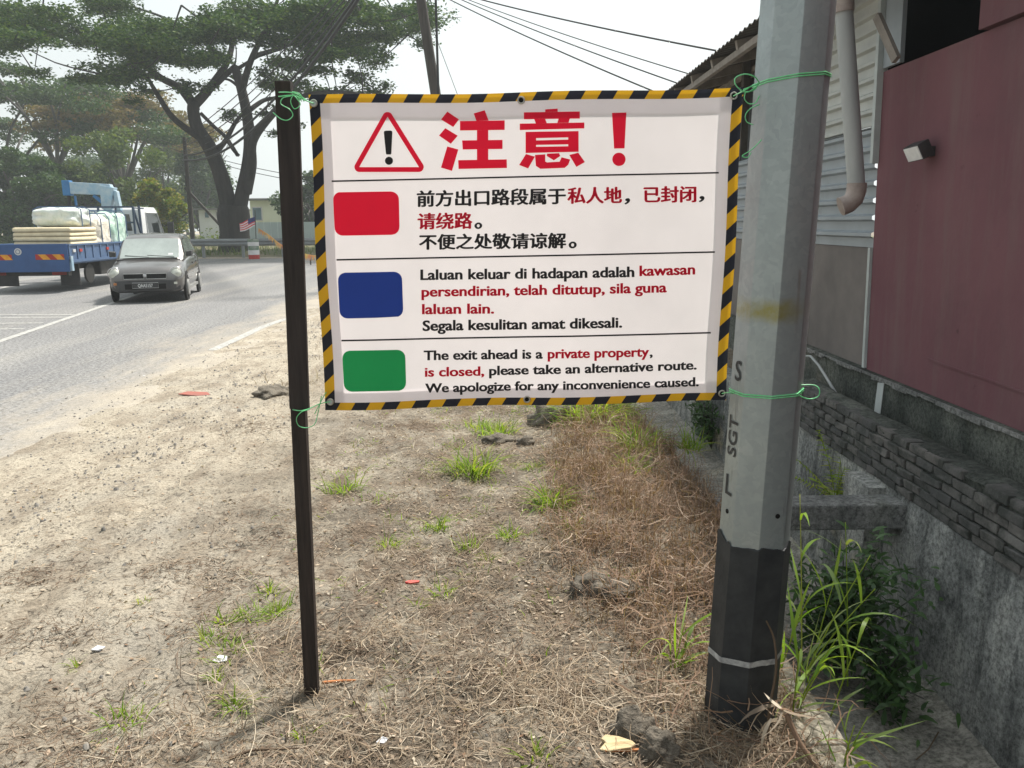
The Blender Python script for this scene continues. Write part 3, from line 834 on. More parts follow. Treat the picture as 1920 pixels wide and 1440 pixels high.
# downpipe
p_top, p_low = at(1578, -40, 5.5), at(1606, 352, 5.5)
dp = MB(); dp.tube([p_top + (p_top - p_low) * .4, p_top, p_low], 0.056, 16)
pipe = dp.build('downpipe', M['pvc'], bld, smooth=True, sharp=50, off=BO)
dp = MB()
el = [p_low + Vector((0, 0, .03)), p_low + Vector((0.0, 0, -.02)), p_low + Vector((-.012, .0, -.07)), p_low + Vector((-.045, .005, -.105)), p_low + Vector((-.095, .01, -.125))]
dp.tube(el, [.064, .064, .064, .064, .066], 16)
dp.build('pipe_elbow', M['pvc_old'], pipe, smooth=True, sharp=50, off=BO)
dp = MB(); c = at(1581, 8, 5.5); dp.tube([c + Vector((-.004, 0, .05)), c + Vector((.004, 0, -.05))], 0.068, 16)
dp.build('pipe_collar', M['pvc_old'], pipe, smooth=True, sharp=50, off=BO)
# thin conduit by the pole and a loose hose
hz = MB(); hz.tube([at(1508, 480, 6.7), at(1510, 660, 6.7)], 0.012, 8)
hz.build('wall_conduit', M['pvc'], bld, smooth=True, off=BO)
hose = MB(); hose.tube([at(1508, 668, 6.6), at(1520, 668, 6.5), at(1535, 685, 6.3), at(1552, 712, 6.1), at(1570, 742, 5.9)], 0.011, 8)
tag(hose.build('hose', M['pvc'], smooth=True), 'thin pale hose drooping over the end of the brick wall', 'hose')
stick = MB(); stick.bar(at(1652, 718, 5.3), at(1645, 775, 5.25), .04, .03)
tag(stick.build('batten', M['trim']), 'short pale batten leaning against the mossy footing', 'batten')

# floodlight on the maroon wall
fl0 = at(1742, 284, 5.12)
fl0.x = BX - .05
fl = thing('flood_light', 'small square white flood light fixed to the maroon wall', 'wall light', fl0)
mb = MB(); mb.box(-.03, .05, -.03, .03, -.03, .03); mb.build('bracket', M['bumper'], fl)
Mf = Matrix.Translation((-.09, 0, .0)) @ Matrix.Rotation(R(-28), 4, 'Y') @ Matrix.Rotation(R(8), 4, 'Z')
mb = MB(); mb.box(-.03, .05, -.075, .075, -.05, .05, M=Mf); hs = mb.build('housing', M['bumper'], fl, bevel=.006)
mb = MB(); mb.box(-.036, -.031, -.068, .068, -.043, .043, M=Mf); mb.build('lens', M['lampwhite'], hs)

# ------------------------------------------------------------------ steel pole
pb = ground_at(1386, 1345); SY = 2.5
PY = pb.y
ptop = at(1497, 0, PY)
pax = (ptop - Vector((pb.x, PY, 0))); pax = pax / pax.z            # per metre of height
pole = thing('steel_pole', 'tall eight sided galvanised steel pole with a black painted foot', 'pole', (pb.x, PY, 0))
def prad(z): return 0.1015 - 0.0036 * z
def octa(z, extra=0.0, jag=0.0, rng=None):
    c = Vector((pax.x * z, pax.y * z, z)); r = prad(z) / math.cos(R(22.5)) + extra
    # a corner of the octagon faces the camera
    base = math.atan2(-PY, -pb.x) + R(8)
    return [c + Vector((r * math.cos(base + k * math.pi / 4), r * math.sin(base + k * math.pi / 4), 0)) for k in range(8)]
mb = MB(); mb.loft([octa(z) for z in (-0.3, 0.25, 0.6, 1.0, 1.5, 2.0, 2.5, 3.2, 4.5, 6, 9)])
shaft = mb.build('shaft', M['galv'], pole, bevel=0.006, smooth=True, sharp=20)
def coat():
    rng = random.Random(2); mb = MB(); lo = octa(-0.3, 0.004); n = 8; sub = 6
    def ring(z, ex): 
        o = octa(z, ex); return [o[k].lerp(o[(k + 1) % 8], s / sub) for k in range(8) for s in range(sub)]
    tops = ring(0.625, 0.004)
    tt = []
    for k, p in enumerate(tops):
        dz = 0.018 * n3(k * 0.45, 5) + rng.uniform(-.006, .006) + (0.02 if 20 < k < 40 else 0)
        tt.append(p + Vector((pax.x * dz, pax.y * dz, dz)))
    mb.loft([ring(-0.3, .004), ring(0.2, .004), ring(0.55, .004), tt])
    mb.build('black_foot', M['tar'], pole)
    mb = MB()
    a, b = ring(0.235, 0.0065), ring(0.254, 0.0065)
    sag = [0.014 * math.sin(k / 48 * 2 * math.pi + 1.0) + .003 * n3(k * .6, 2) for k in range(48)]
    a = [p + Vector((0, 0, s)) for p, s in zip(a, sag)]; b = [p + Vector((0, 0, s)) for p, s in zip(b, sag)]
    mb.loft([a, b], caps=False); mb.build('white_ring', M['white_ring'], pole)
coat()

def text_mesh(s, offset=0.0, space=1.0):
    cu = bpy.data.curves.new('txt', 'FONT'); cu.body = s; cu.size = 1.0; cu.offset = offset; cu.space_character = space
    cu.resolution_u = 4
    ob = bpy.data.objects.new('txt', cu); col.objects.link(ob)
    dg = bpy.context.evaluated_depsgraph_get(); dg.update()
    me = bpy.data.meshes.new_from_object(ob.evaluated_get(dg))
    V = [v.co.copy() for v in me.vertices]; Fs = [tuple(p.vertices) for p in me.polygons]
    bpy.data.objects.remove(ob); bpy.data.curves.remove(cu); bpy.data.meshes.remove(me)
    return V, Fs

def stencil(s, z, h, facet, rot, shift=0.0):
    """letters painted on one face of the pole"""
    base = math.atan2(-PY, -pb.x) + R(8); a = base + R(22.5) + facet * R(45)
    nrm = Vector((math.cos(a), math.sin(a), 0)); tan = Vector((-math.sin(a), math.cos(a), 0))
    up = Vector(pax).normalized()
    V, Fs = text_mesh(s, 0.01)
    xs = [v.x for v in V]; ys_ = [v.y for v in V]; cx, cy = (min(xs) + max(xs)) / 2, (min(ys_) + max(ys_)) / 2
    mb = MB()
    for v in V:
        x, y = (v.x - cx) * h, (v.y - cy) * h
        if rot: x, y = -y, x
        zz = z + y
        p = Vector((pax.x * zz, pax.y * zz, zz)) + nrm * (prad(zz) + 0.0025) + tan * (x + shift)
        mb.v.append(tuple(p))
    mb.f = Fs; mb.m = [0] * len(Fs)
    mb.build('stencil_letter', M['black'], pole, fix=False)
# find which facet looks left
stencil('S', 1.165, 0.085, -2, False, .003)
stencil('SGT', 0.965, 0.07, -2, True)
stencil('L', 0.81, 0.09, -2, False)
for (hx, hy, hr) in ((1437, 971, .0075), (1352, 979, .0075)):
    p = at(hx, hy, PY - 0.12)
    d = (p - EYE).normalized()
    # bolt hole: short dark plug just proud of the face
    zz = 1.0
    fac = 0 if hx > 1400 else -2
    base = math.atan2(-PY, -pb.x) + R(8); a = base + R(22.5) + fac * R(45)
    nrm = Vector((math.cos(a), math.sin(a), 0)); tan = Vector((-math.sin(a), math.cos(a), 0))
    # place on the facet at the height of the photo
    z = 0.735 if hx > 1400 else 0.725
    c = Vector((pax.x * z, pax.y * z, z)) + nrm * (prad(z) + .0005) + tan * (0.012 if hx > 1400 else 0.0)
    mb = MB(); mb.lathe(c, nrm, [(-.01, hr), (.0015, hr)], 14); mb.build('bolt_hole', M['hole'], pole)

# ------------------------------------------------------------------ wooden stake
s_base = ground_at(585, 1297)
stake = thing('wooden_stake', 'thin dark wooden stake holding the left side of the banner', 'stake', s_base)
st_top = at(532, 153, s_base.y) - s_base
mb = MB(); mb.bar(Vector((0, 0.0, -.25)) + Vector((st_top.x * -.12, 0, 0)), st_top, .047, .035, up=(0, 1, 0))
mb.build('post', M['stake2'], stake, bevel=.003)
f0, f1 = at(541, 180, s_base.y - .03) - s_base, at(562, 766, s_base.y - .03) - s_base
mb = MB(); mb.bar(f1, f0, .061, .022, up=(0, 1, 0))
mb.build('front_batten', M['stake'], stake, bevel=.003)

# ------------------------------------------------------------------ banner
banner = thing('warning_banner', 'white caution banner in three languages with black and yellow striped border', 'banner', (0, SY, 1.5))
BAN = (0, SY, 1.5)
TL, TR, BR, BL = at(579, 178, SY), at(1394, 164, SY), at(1362, 751, SY), at(610, 769, SY)
def bil(u, v):
    return TL.lerp(TR, u).lerp(BL.lerp(BR, u), v)
def sag_y(x, z):
    """the cloth hangs slightly slack: shallow vertical and diagonal folds"""
    return 0.005 * math.sin(x * 8 + z * 2) + 0.0010 * math.sin(x * 21 - z * 5) + 0.012 * math.sin((x + .6) * 2.2) * math.sin(z * 3) + 0.0012 * n3(x * 6, z * 6, 3)
def edge_wave(u, v):
    """the hems bow a little between the ties"""
    p = bil(u, v)
    p.z += 0.0022 * math.sin(u * math.pi * 4) * (1 - 2 * v) - 0.004 * math.sin(u * math.pi) * (1 - v)
    p.x += 0.003 * math.sin(v * math.pi * 3) * (1 - 2 * u)
    return p
def patch(u0, u1, v0, v1, nu, nv, dy, name, mat, cut=None):
    mb = MB(); rows = []
    for j in range(nv + 1):
        r = []
        for i in range(nu + 1):
            p = edge_wave(u0 + (u1 - u0) * i / nu, v0 + (v1 - v0) * j / nv)
            p.y = SY + dy + sag_y(p.x, p.z); r.append(p)
        rows.append(r)
    mb.loft(rows, caps=False, closed=False)
    o = mb.build(name, mat, banner, smooth=True, off=BAN, fix=False)
    return o
bu, bv = 0.0245, 0.026
patch(bu, 1 - bu, bv, 1 - bv, 80, 60, 0.0, 'cloth', M['cloth'])
patch(0, 1, 0, bv, 80, 3, 0.0, 'striped_border', M['hz_h'])
patch(0, 1, 1 - bv, 1, 80, 3, 0.0, 'striped_border', M['hz_h'])
patch(0, bu, bv, 1 - bv, 3, 60, 0.0, 'striped_border', M['hz_v'])
patch(1 - bu, 1, bv, 1 - bv, 3, 60, 0.0, 'striped_border', M['hz_v'])
hu, hv = 0.05, 0.072
patch(0.004, 0.996, 0.004, hv, 60, 4, 0.0035, 'hem', M['hem'])
patch(0.004, 0.996, 1 - hv * .9, 0.996, 60, 4, 0.0035, 'hem', M['hem'])
patch(0.004, hu, 0.006, 0.994, 4, 60, 0.006, 'hem', M['hem'])
patch(1 - hu, 0.996, 0.006, 0.994, 4, 60, 0.006, 'hem', M['hem'])

def pz(px, py): 
    p = at(px, py, SY); return Vector((p.x, p.z))
def printed(name, polys, mat, parent=None, lift=0.0024, label=None):
    """flat printed shapes given in the plane of the banner (x, z)"""
    mb = MB()
    for poly in polys:
        mb.face([(p[0], SY - lift + sag_y(p[0], p[1]), p[1]) for p in poly])
    o = mb.build(name, mat, parent or banner, off=BAN, fix=False)
    bm = bmesh.new(); bm.from_mesh(o.data); bmesh.ops.triangulate(bm, faces=[f for f in bm.faces if len(f.verts) > 4]); bm.to_mesh(o.data); bm.free()
    if label: o['label'] = label
    return o
def z4(x, y): return pz(560 + x / 4.5, 150 + y / 4.5)
def z5(x, y): return pz(960 + x / 4.174, 150 + y / 4.174)
def circ(c, r, n=28): return [(c[0] + r * math.cos(2*math.pi*k/n), c[1] + r * math.sin(2*math.pi*k/n)) for k in range(n)]
def conv(fn, pts): return [fn(*p) for p in pts]
def subdiv(poly, n=6):
    out = []
    for k in range(len(poly)):
        a, b = Vector(poly[k]), Vector(poly[(k+1) % len(poly)])
        out += [a.lerp(b, i / n) for i in range(n)]
    return out
# heading characters, stroke by stroke
zhu = [[(1255,268),(1353,335),(1305,398),(1202,335)], [(1238,408),(1343,472),(1285,540),(1185,470)], [(1255,562),(1348,588),(1295,768),(1202,740)],
       [(1478,285),(1570,258),(1603,345),(1500,347)], [(1362,348),(1738,345),(1738,425),(1362,428)], [(1505,427),(1600,426),(1600,510),(1505,511)],
       [(1380,512),(1720,509),(1720,585),(1385,588)], [(1505,587),(1600,586),(1600,675),(1505,676)], [(1347,678),(1755,673),(1757,745),(1350,752)]]
printed('heading_character', [conv(z4, p) for p in zhu], M['p_red'])
yi = [[(258,235),(355,228),(355,253),(258,255)], [(92,258),(528,250),(528,305),(92,312)], [(172,311),(258,310),(270,342),(185,344)], [(362,308),(450,306),(440,338),(352,340)],
      [(60,346),(563,336),(563,382),(60,396)],
      [(105,411),(187,409),(187,573),(105,575)], [(437,405),(518,403),(518,565),(437,567)], [(187,409),(437,405),(437,453),(187,459)],
      [(187,477),(437,470),(437,507),(187,512)], [(187,527),(437,522),(437,567),(187,573)],
      [(108,583),(178,603),(125,695),(55,668)], [(178,590),(258,585),(258,640),(270,648),(370,642),(385,608),(452,625),(438,665),(410,690),(220,698),(185,675)],
      [(272,580),(365,576),(375,598),(325,632),(270,598)], [(445,590),(515,572),(567,645),(500,683)]]
printed('heading_character', [conv(z5, p) for p in yi], M['p_red'])
printed('exclamation_mark', [conv(z5, [(780,260),(893,256),(877,537),(795,539)]), conv(z5, circ((833, 623), 52))], M['p_red'])
# warning triangle: a ring, with the black mark inside
A, B_, C_ = Vector((750, 312)), Vector((515, 735)), Vector((1015, 735))
def rtri(r, n=10):
    out = []
    tri = [A, B_, C_]
    for k in range(3):
        p = tri[k]; q, s = tri[k-1], tri[(k+1) % 3]
        d1 = (p - q).normalized(); d2 = (s - p).normalized()
        n1 = Vector((d1.y, -d1.x)); n2 = Vector((d2.y, -d2.x))
        cen = (A + B_ + C_) / 3
        if n1.dot(p - cen) < 0: n1 = -n1
        if n2.dot(p - cen) < 0: n2 = -n2
        for i in range(n + 1):
            v = n1.lerp(n2, i / n); v.normalize(); out.append(p + v * r)
    return out
ro, ri = rtri(42), rtri(1)
ring = [[z4(*ro[k]), z4(*ro[(k+1) % len(ro)]), z4(*ri[(k+1) % len(ri)]), z4(*ri[k])] for k in range(len(ro))]
wt = printed('warning_triangle', ring, M['p_red'])
printed('black_mark', [conv(z4, [(722,432),(738,428),(775,427),(789,432),(791,445),(783,620),(778,629),(742,629),(737,620),(719,445)]), conv(z4, circ((763, 682), 34))], M['p_black'], wt)
# rules
for a, b in (((623, 340), (1347, 324)), ((632, 487), (1340, 472.5)), ((641, 638), (1333, 624))):
    n = 24; polys = []
    for k in range(n):
        x0, x1 = a[0] + (b[0]-a[0]) * k / n, a[0] + (b[0]-a[0]) * (k+1) / n
        y0, y1 = a[1] + (b[1]-a[1]) * k / n, a[1] + (b[1]-a[1]) * (k+1) / n
        polys.append([pz(x0, y0 + 1.5), pz(x1, y1 + 1.5), pz(x1, y1 - 1.5), pz(x0, y0 - 1.5)])
    printed('rule_line', polys, M['p_black'])
def rrect(c, r=15, n=7):
    out = []
    for k in range(4):
        p = Vector(c[k]); a = (Vector(c[k-1]) - p).normalized(); b = (Vector(c[(k+1) % 4]) - p).normalized()
        for i in range(n + 1):
            t = i / n * math.pi / 2
            out.append(p + a * r * (1 - math.sin(t)) + b * r * (1 - math.cos(t)))
    return out
for c, m_, lab in (([(625,360),(748,359),(750,440),(629,442)], 'p_red', 'red block with rounded corners'), ([(634,511),(754,509),(757,594),(638,597)], 'p_blue', 'blue block with rounded corners'),
             ([(642,657),(760,655),(762,732),(646,734)], 'p_green', 'green block with rounded corners')):
    poly = [pz(*p) for p in rrect(c)]; mb = MB(); rows = []
    zs = sorted(p.y for p in poly); zl = np.linspace(zs[0] + 1e-5, zs[-1] - 1e-5, 15)
    zl = sorted(set(list(zl) + [zs[0] + (zs[-1] - zs[0]) * q for q in (.01, .03, .06, .1, .9, .94, .97, .99)]))
    for z in zl:
        cr = []
        for k in range(len(poly)):
            a, b = poly[k], poly[(k + 1) % len(poly)]
            if (a.y - z) * (b.y - z) <= 0 and abs(a.y - b.y) > 1e-9: cr.append(a.x + (b.x - a.x) * (z - a.y) / (b.y - a.y))
        rows.append([(x, SY - .0018 + sag_y(x, z), z) for x in np.linspace(min(cr), max(cr), 13)])
    mb.loft(rows, caps=False, closed=False)
    mb.build('colour_block', M[m_], banner, smooth=True, off=BAN, fix=False)['label'] = lab
def run(s, x0, y0, x1, y1, cap, mat, cjk=False, off=0.0, ybot=None):
    """a run of text from baseline (x0,y0) to (x1,y1); cap = height of a capital (or of the glyph box) in px"""
    V, Fs = text_mesh(s, off)
    a, b = min(v.x for v in V), max(v.x for v in V)
    lo, hi = (min(v.y for v in V), max(v.y for v in V)) if cjk else (0.0, 0.727)
    mb = MB()
    for v in V:
        u = (v.x - a) / (b - a); k = (v.y - lo) / (hi - lo)
        p = pz(x0 + (x1 - x0) * u, y0 + (y1 - y0) * u - cap * k)
        mb.v.append((p.x, SY - .0018 + sag_y(p.x, p.y), p.y))
    mb.f = Fs; mb.m = [0] * len(Fs)
    if True:                                   # heavier strokes: the glyphs printed several times a hair apart
        V0, F0 = mb.v, mb.f; mb.v, mb.f = [], []
        for c_, (dx, dz) in enumerate(((-.0009, .0), (.0, .0), (.0009, .0)) if not cjk else ((-.0022, .0), (-.0012, -.0010), (-.0005, .0010), (.0, .0), (.0005, -.0010), (.0012, .0010), (.0022, .0))):
            i_ = len(mb.v); mb.v += [(x + dx, y - .00016 * c_, z + dz) for x, y, z in V0]; mb.f += [tuple(q + i_ for q in f) for f in F0]
        mb.m = [0] * len(mb.f)
    return mb.build('lettering', mat, banner, off=BAN, fix=False)
K, Rd = M['p_black'], M['p_redtxt']
CB = 0.0
run('前方出口路段属于', 783, 388, 1059, 382.5, 30, K, True, CB)
run('私人地', 1064, 382, 1164, 381, 30, Rd, True, CB)
run('，', 1171, 383, 1179, 382, 10, K, True, CB)
run('已封闭', 1207, 380, 1304, 379, 30, Rd, True, CB)
run('，', 1311, 378.5, 1319, 378, 10, K, True, CB)
run('请绕路', 784.5, 430, 885, 428.5, 30, Rd, True, CB)
run('。', 891, 429, 903, 428.5, 11, K, True, CB)
run('不便之处敬请谅解', 787, 468, 1059.5, 465, 28.5, K, True, CB)
run('。', 1066.5, 465, 1079, 464.5, 11.5, K, True, CB)
LB = 0.018
run('Laluan keluar di hadapan adalah', 789, 524.5, 1188, 518.5, 20, K, off=LB)
run('kawasan', 1198.5, 517, 1302.5, 514, 20, Rd, off=LB)
run('persendirian, telah ditutup, sila guna', 791, 556, 1249, 547.5, 19.5, Rd, off=LB)
run('laluan lain.', 792, 588.5, 926, 587, 19.5, Rd, off=LB)
run('Segala kesulitan amat dikesali.', 793, 620, 1165, 613, 20, K, off=LB)
run('The exit ahead is a', 795, 675, 1017, 671.5, 18.5, K, off=LB)
run('private property', 1027, 671, 1216, 667.5, 18.5, Rd, off=LB)
run(',', 1218, 667.5, 1222.5, 667.5, 18, K, off=LB)
run('is closed,', 797, 706, 907.5, 704, 18, Rd, off=LB)
run('please take an alternative route.', 917.5, 703.5, 1306, 692.5, 18, K, off=LB)
run('We apologize for any inconvenience caused.', 797.5, 736, 1310, 724, 17.5, K, off=LB)
# eyelets
for ex_, ey_ in ((589, 194), (977, 189), (1375, 180), (620, 753), (988, 749), (1354, 738)):
    p = pz(ex_, ey_); y = SY - .003 + sag_y(p.x, p.y)
    mb = MB(); mb.tube([(p.x + .0095 * math.cos(t), y, p.y + .0095 * math.sin(t)) for t in np.linspace(0, 2*math.pi, 17)[:-1]], .0028, 6, closed=True)
    e = mb.build('eyelet', M['brass'], banner, smooth=True, off=BAN)
    mb = MB(); mb.face([(q[0], y - .0005, q[1]) for q in circ(p, .0072, 16)])
    mb.build('eyelet_hole', M['white_litter'] if ex_ < 700 else M['hole'], e, off=BAN, fix=False)

# ------------------------------------------------------------------ twine
def spline(pts, n=8):
    P = [Vector(p) for p in pts]; out = []
    for k in range(len(P) - 1):
        p0, p1, p2, p3 = P[max(0, k-1)], P[k], P[k+1], P[min(len(P)-1, k+2)]
        for i in range(n):
            t = i / n
            out.append(0.5 * ((2*p1) + (p2-p0)*t + (2*p0-5*p1+4*p2-p3)*t*t + (3*p1-p0-3*p2+p3)*t**3))
    out.append(P[-1]); return out
def twine(label, paths):
    mb = MB()
    for pth, r in paths: mb.tube(spline(pth), r, 6)
    o = mb.build('twine', M['twine'], smooth=True)
    return tag(o, label, 'twine', 'green twine ties on the banner corners')
TWR = .0017
ys_ = s_base.y
def ap(px, py, Y): return at(px, py, Y)
twine('green twine tied round the top of the wooden stake', [
    ([ap(524, 180, ys_-.02), ap(524, 181, ys_-.062), ap(540, 179, ys_-.07), ap(556, 180, ys_-.062), ap(572, 188, ys_-.03), ap(589, 194, SY-.012)], TWR),
    ([ap(523, 173, ys_-.03), ap(540, 173, ys_-.072), ap(556, 176, ys_-.062), ap(575, 188, ys_-.02)], TWR),
    ([ap(545, 180, ys_-.07), ap(530, 184, ys_-.075), ap(527, 195, ys_-.075), ap(543, 205, ys_-.075), ap(549, 216, ys_-.075), ap(540, 225, ys_-.075), ap(527, 223, ys_-.07), ap(512, 211, ys_-.06)], TWR * .85),
    ([ap(548, 176, ys_-.07), ap(556, 184, ys_-.08), ap(563, 196, ys_-.07), ap(552, 204, ys_-.07), ap(545, 190, ys_-.075), ap(552, 178, ys_-.075), ap(566, 190, ys_-.06)], TWR * .85),
    ([ap(548, 172, ys_-.07), ap(562, 176, ys_-.07), ap(570, 190, ys_-.05)], TWR)])
twine('green twine tied round the middle of the wooden stake', [
    ([ap(549, 768, ys_-.03), ap(564, 770, ys_-.06), ap(580, 766, ys_-.05), ap(600, 757, ys_-.02), ap(620, 753, SY-.012)], TWR),
    ([ap(581, 768, ys_-.05), ap(566, 772, ys_-.07), ap(556, 784, ys_-.07), ap(560, 798, ys_-.06), ap(575, 802, ys_-.06), ap(590, 795, ys_-.05), ap(596, 775, ys_-.03), ap(603, 742, ys_-.03)], TWR * .8),
    ([ap(590, 776, ys_-.04), ap(596, 764, ys_-.03), ap(606, 745, ys_-.03), ap(612, 735, ys_-.03)], TWR * .8)])
def around(z, tilt=0.0, ex=0.002):
    o = octa(z, ex); o = o + [o[0]]
    return [Vector((pb.x, PY, 0)) + p + Vector((0, 0, tilt * (p.x - pax.x * z))) for p in o]
def hug(z, pxs, dz=0.0):
    return around(z, dz)
YF = PY - .115
def ring_twine(label, z, tilt, extra):
    mb = MB(); pts = []
    o = around(z, tilt)
    for k in range(8): pts += [o[k].lerp(o[k+1], s / 3) for s in range(3)]
    mb.tube(pts, TWR, 6, closed=True)
    mb.tube([p + Vector((0, 0, -.006)) for p in pts], TWR, 6, closed=True)
    for pth, r in extra: mb.tube(spline(pth), r, 6)
    return tag(mb.build('twine', M['twine'], smooth=True), label, 'twine', 'green twine ties on the banner corners')
ring_twine('green twine with loose curls round the steel pole at the upper banner corner', 1.985, 0.10, [
    ([ap(1375, 180, SY-.01), ap(1395, 170, YF), ap(1412, 160, YF), ap(1424, 156, YF)], TWR),
    ([ap(1424, 156, YF), ap(1415, 144, YF-.02), ap(1397, 139, YF-.03), ap(1379, 146, YF-.03), ap(1380, 160, YF-.03), ap(1396, 172, YF-.02), ap(1415, 168, YF-.01), ap(1420, 158, YF)], TWR),
    ([ap(1398, 172, YF-.01), ap(1396, 185, YF-.01), ap(1404, 194, YF), ap(1416, 193, YF), ap(1424, 180, YF)], TWR * .85),
    ([ap(1424, 196, YF), ap(1408, 203, YF-.01), ap(1398, 215, YF-.01), ap(1400, 228, YF), ap(1412, 234, YF)], TWR * .8),
    ([ap(1428, 262, YF), ap(1410, 280, YF-.01), ap(1392, 292, YF-.01), ap(1402, 295, YF-.01), ap(1408, 286, YF)], TWR * .8),
    ([ap(1388, 170, YF-.01), ap(1404, 172, YF-.02), ap(1422, 158, YF), ap(1404, 164, YF-.02), ap(1394, 168, YF-.01)], TWR)])
bl0 = ap(1496, 735, PY)
ring_twine('green twine with one loop round the steel pole at the lower banner corner', 1.105, 0.035, [
    ([ap(1354, 738, SY-.01), ap(1364, 736, YF), ap(1375, 738, YF)], TWR),
    ([bl0 + Vector((-.0, -.03, 0)), ap(1499, 722, PY-.05), ap(1493, 728, PY-.06), ap(1500, 742, PY-.06), ap(1518, 748, PY-.05), ap(1534, 743, PY-.05), ap(1536, 730, PY-.05), ap(1526, 722, PY-.04), ap(1500, 722, PY-.04)], TWR),
    ([ap(1496, 735, PY-.05), ap(1494, 750, PY-.05), ap(1493, 772, PY-.05)], TWR * .8)])
# ------------------------------------------------------------------ ground cover
rg = np.random.default_rng(11)
def scatter(n, x0, x1, y0, y1, dens, seed=0, power=1.0):
    """points on the verge, kept with probability dens(x, y); nearer ones more often"""
    out = []
    rr = np.random.default_rng(seed)
    tries = 0
    while len(out) < n and tries < n * 60:
        tries += 1
        y = y0 + (y1 - y0) * rr.random() ** power
        x = x0 + (x1 - x0) * rr.random()
        if x > edge_x(y) - 0.02: continue
        if rr.random() < dens(x, y): out.append((x, y, gz(x, y)))
    return np.array(out)
def straw_density(x, y):
    d = sstep(-1.5, 0.1, x + 0.35 * n3(x * .9, y * .9, 8)) * 0.85 + 0.10
    c = sstep(0.0, 0.4, n3(x * 3.1, y * 3.1, 31))
    return d * (0.25 + 0.75 * c) * (0.25 if x < -2.4 else 1)
pts = scatter(26000, -3.0, 1.1, 1.85, 8.0, straw_density, 5, 1.7)
n = len(pts); pts[:, 2] += rg.uniform(0.001, 0.016, n)
nb = NB()
V, Fa = ribbons(pts, rg.uniform(.025, .13, n) * (0.7 + .6 * rg.random(n)), rg.uniform(.0015, .004, n), rg.uniform(0, 6.28, n), rg.normal(.08, .18, n), rg.normal(-.25, .35, n), rg.normal(0, .9, n), 3, rg, .3, .12)
nb.add(V, Fa)
o = nb.build('straw_litter', M['straw']); tag(o, 'loose dry straw strewn over the verge soil', 'straw', kind='stuff')
# heaps of cut straw near the stake and in the front
nb = NB()
for (hx, hy, sp, cnt) in ((520, 1300, .16, 420), (900, 1310, .22, 520), (640, 1370, .2, 260), (1080, 1320, .2, 380), (430, 1290, .12, 160), (740, 1180, .16, 160), (1210, 1330, .14, 300), (1400, 1400, .16, 500), (1330, 1390, .16, 400), (330, 1420, .2, 250), (480, 1190, .12, 120)):
    g = ground_at(hx, hy); m_ = cnt
    m_ = m_ // 3; bx = g.x + rg.normal(0, sp, m_); by = g.y + rg.normal(0, sp * .8, m_)
    ok = (bx < 0.96) & (by > 1.7); bx, by = bx[ok], by[ok]; m_ = len(bx)
    bz = np.array([gz(a, b) for a, b in zip(bx, by)]) + rg.uniform(.002, .03, m_)
    main = rg.uniform(0, 3.14)
    V, Fa = ribbons(np.stack([bx, by, bz], 1), rg.uniform(.06, .22, m_), rg.uniform(.0018, .0045, m_), rg.normal(main, .7, m_), rg.normal(.12, .2, m_), rg.normal(-.4, .35, m_), rg.normal(0, .8, m_), 5, rg, .3, .12)
    nb.add(V, Fa)
o = nb.build('straw_heap', M['straw']); tag(o, 'tangled heaps of cut straw lying on the soil', 'straw', kind='stuff')
# darker mats of fine litter, and trampled patches on the sand
nb = NB(); spots = [(60, 1085), (330, 1065), (500, 1010), (400, 1180), (160, 1330), (250, 1405), (440, 1090), (520, 960), (610, 860), (690, 830), (760, 800), (640, 1010), (720, 940), (860, 960), (800, 1060), (900, 1150), (700, 1120), (650, 1230), (1000, 1150), (820, 1240), (980, 1240), (1050, 1060), (560, 1200), (90, 1190), (120, 1420), (560, 1420), (760, 1340), (480, 800), (560, 720)]
for k, (hx, hy) in enumerate(spots):
    g = ground_at(hx, hy); m_ = 330; sx_ = .16 * rg.uniform(.7, 1.3)
    bx = g.x + rg.normal(0, sx_, m_); by = g.y + rg.normal(0, sx_ * .7, m_)
    bz = np.array([gz(a, b) for a, b in zip(bx, by)]) + rg.uniform(.001, .008, m_)
    V, Fa = ribbons(np.stack([bx, by, bz], 1), rg.uniform(.015, .07, m_), rg.uniform(.0018, .005, m_), rg.uniform(0, 6.28, m_), rg.normal(.05, .12, m_), rg.normal(-.15, .3, m_), rg.normal(0, .7, m_), 3, rg, .4, .1)
    nb.add(V, Fa)
M['mat'] = leafy('brown_litter', [(0.05, 0.036, 0.026), (0.14, 0.098, 0.068), (0.22, 0.16, 0.115), (0.09, 0.064, 0.046), (0.3, 0.24, 0.18)], 0.85, 0.05)
o = nb.build('brown_litter', M['mat']); tag(o, 'matted brown plant litter in patches on the sandy verge', 'litter', kind='stuff')
# sparse low weeds
pts = scatter(1500, -1.3, 0.7, 2.2, 7.0, lambda x, y: (.15 + sstep(2.5, 6, y)) * sstep(.05, .35, n3(x * 3.3, y * 3.3, 51)) * sstep(-1.6, -.3, x), 61, 1.0)
n = len(pts)
V, Fa = ribbons(pts, rg.uniform(.02, .07, n), rg.uniform(.003, .007, n), rg.uniform(0, 6.28, n), rg.normal(.6, .35, n), rg.normal(-.9, .5, n), rg.normal(0, .5, n), 3, rg, .1)
nb = NB(); nb.add(V, Fa); o = nb.build('ground_weeds', M['tuft']); tag(o, 'sparse low green weeds creeping between the tufts', 'weeds', kind='stuff')
# dead leaves
pts = scatter(6000, -3.0, 1.1, 1.85, 7.5, lambda x, y: 0.25 + 0.75 * sstep(-1.6, .2, x), 6, 1.6)
pts[:, 2] += .006
V, Fa = leaf_quads(pts, .022, rg, .8, .5)
nb = NB(); nb.add(V, Fa); o = nb.build('leaf_litter', M['litter']); tag(o, 'small dead leaves scattered over the verge', 'leaves', kind='stuff')
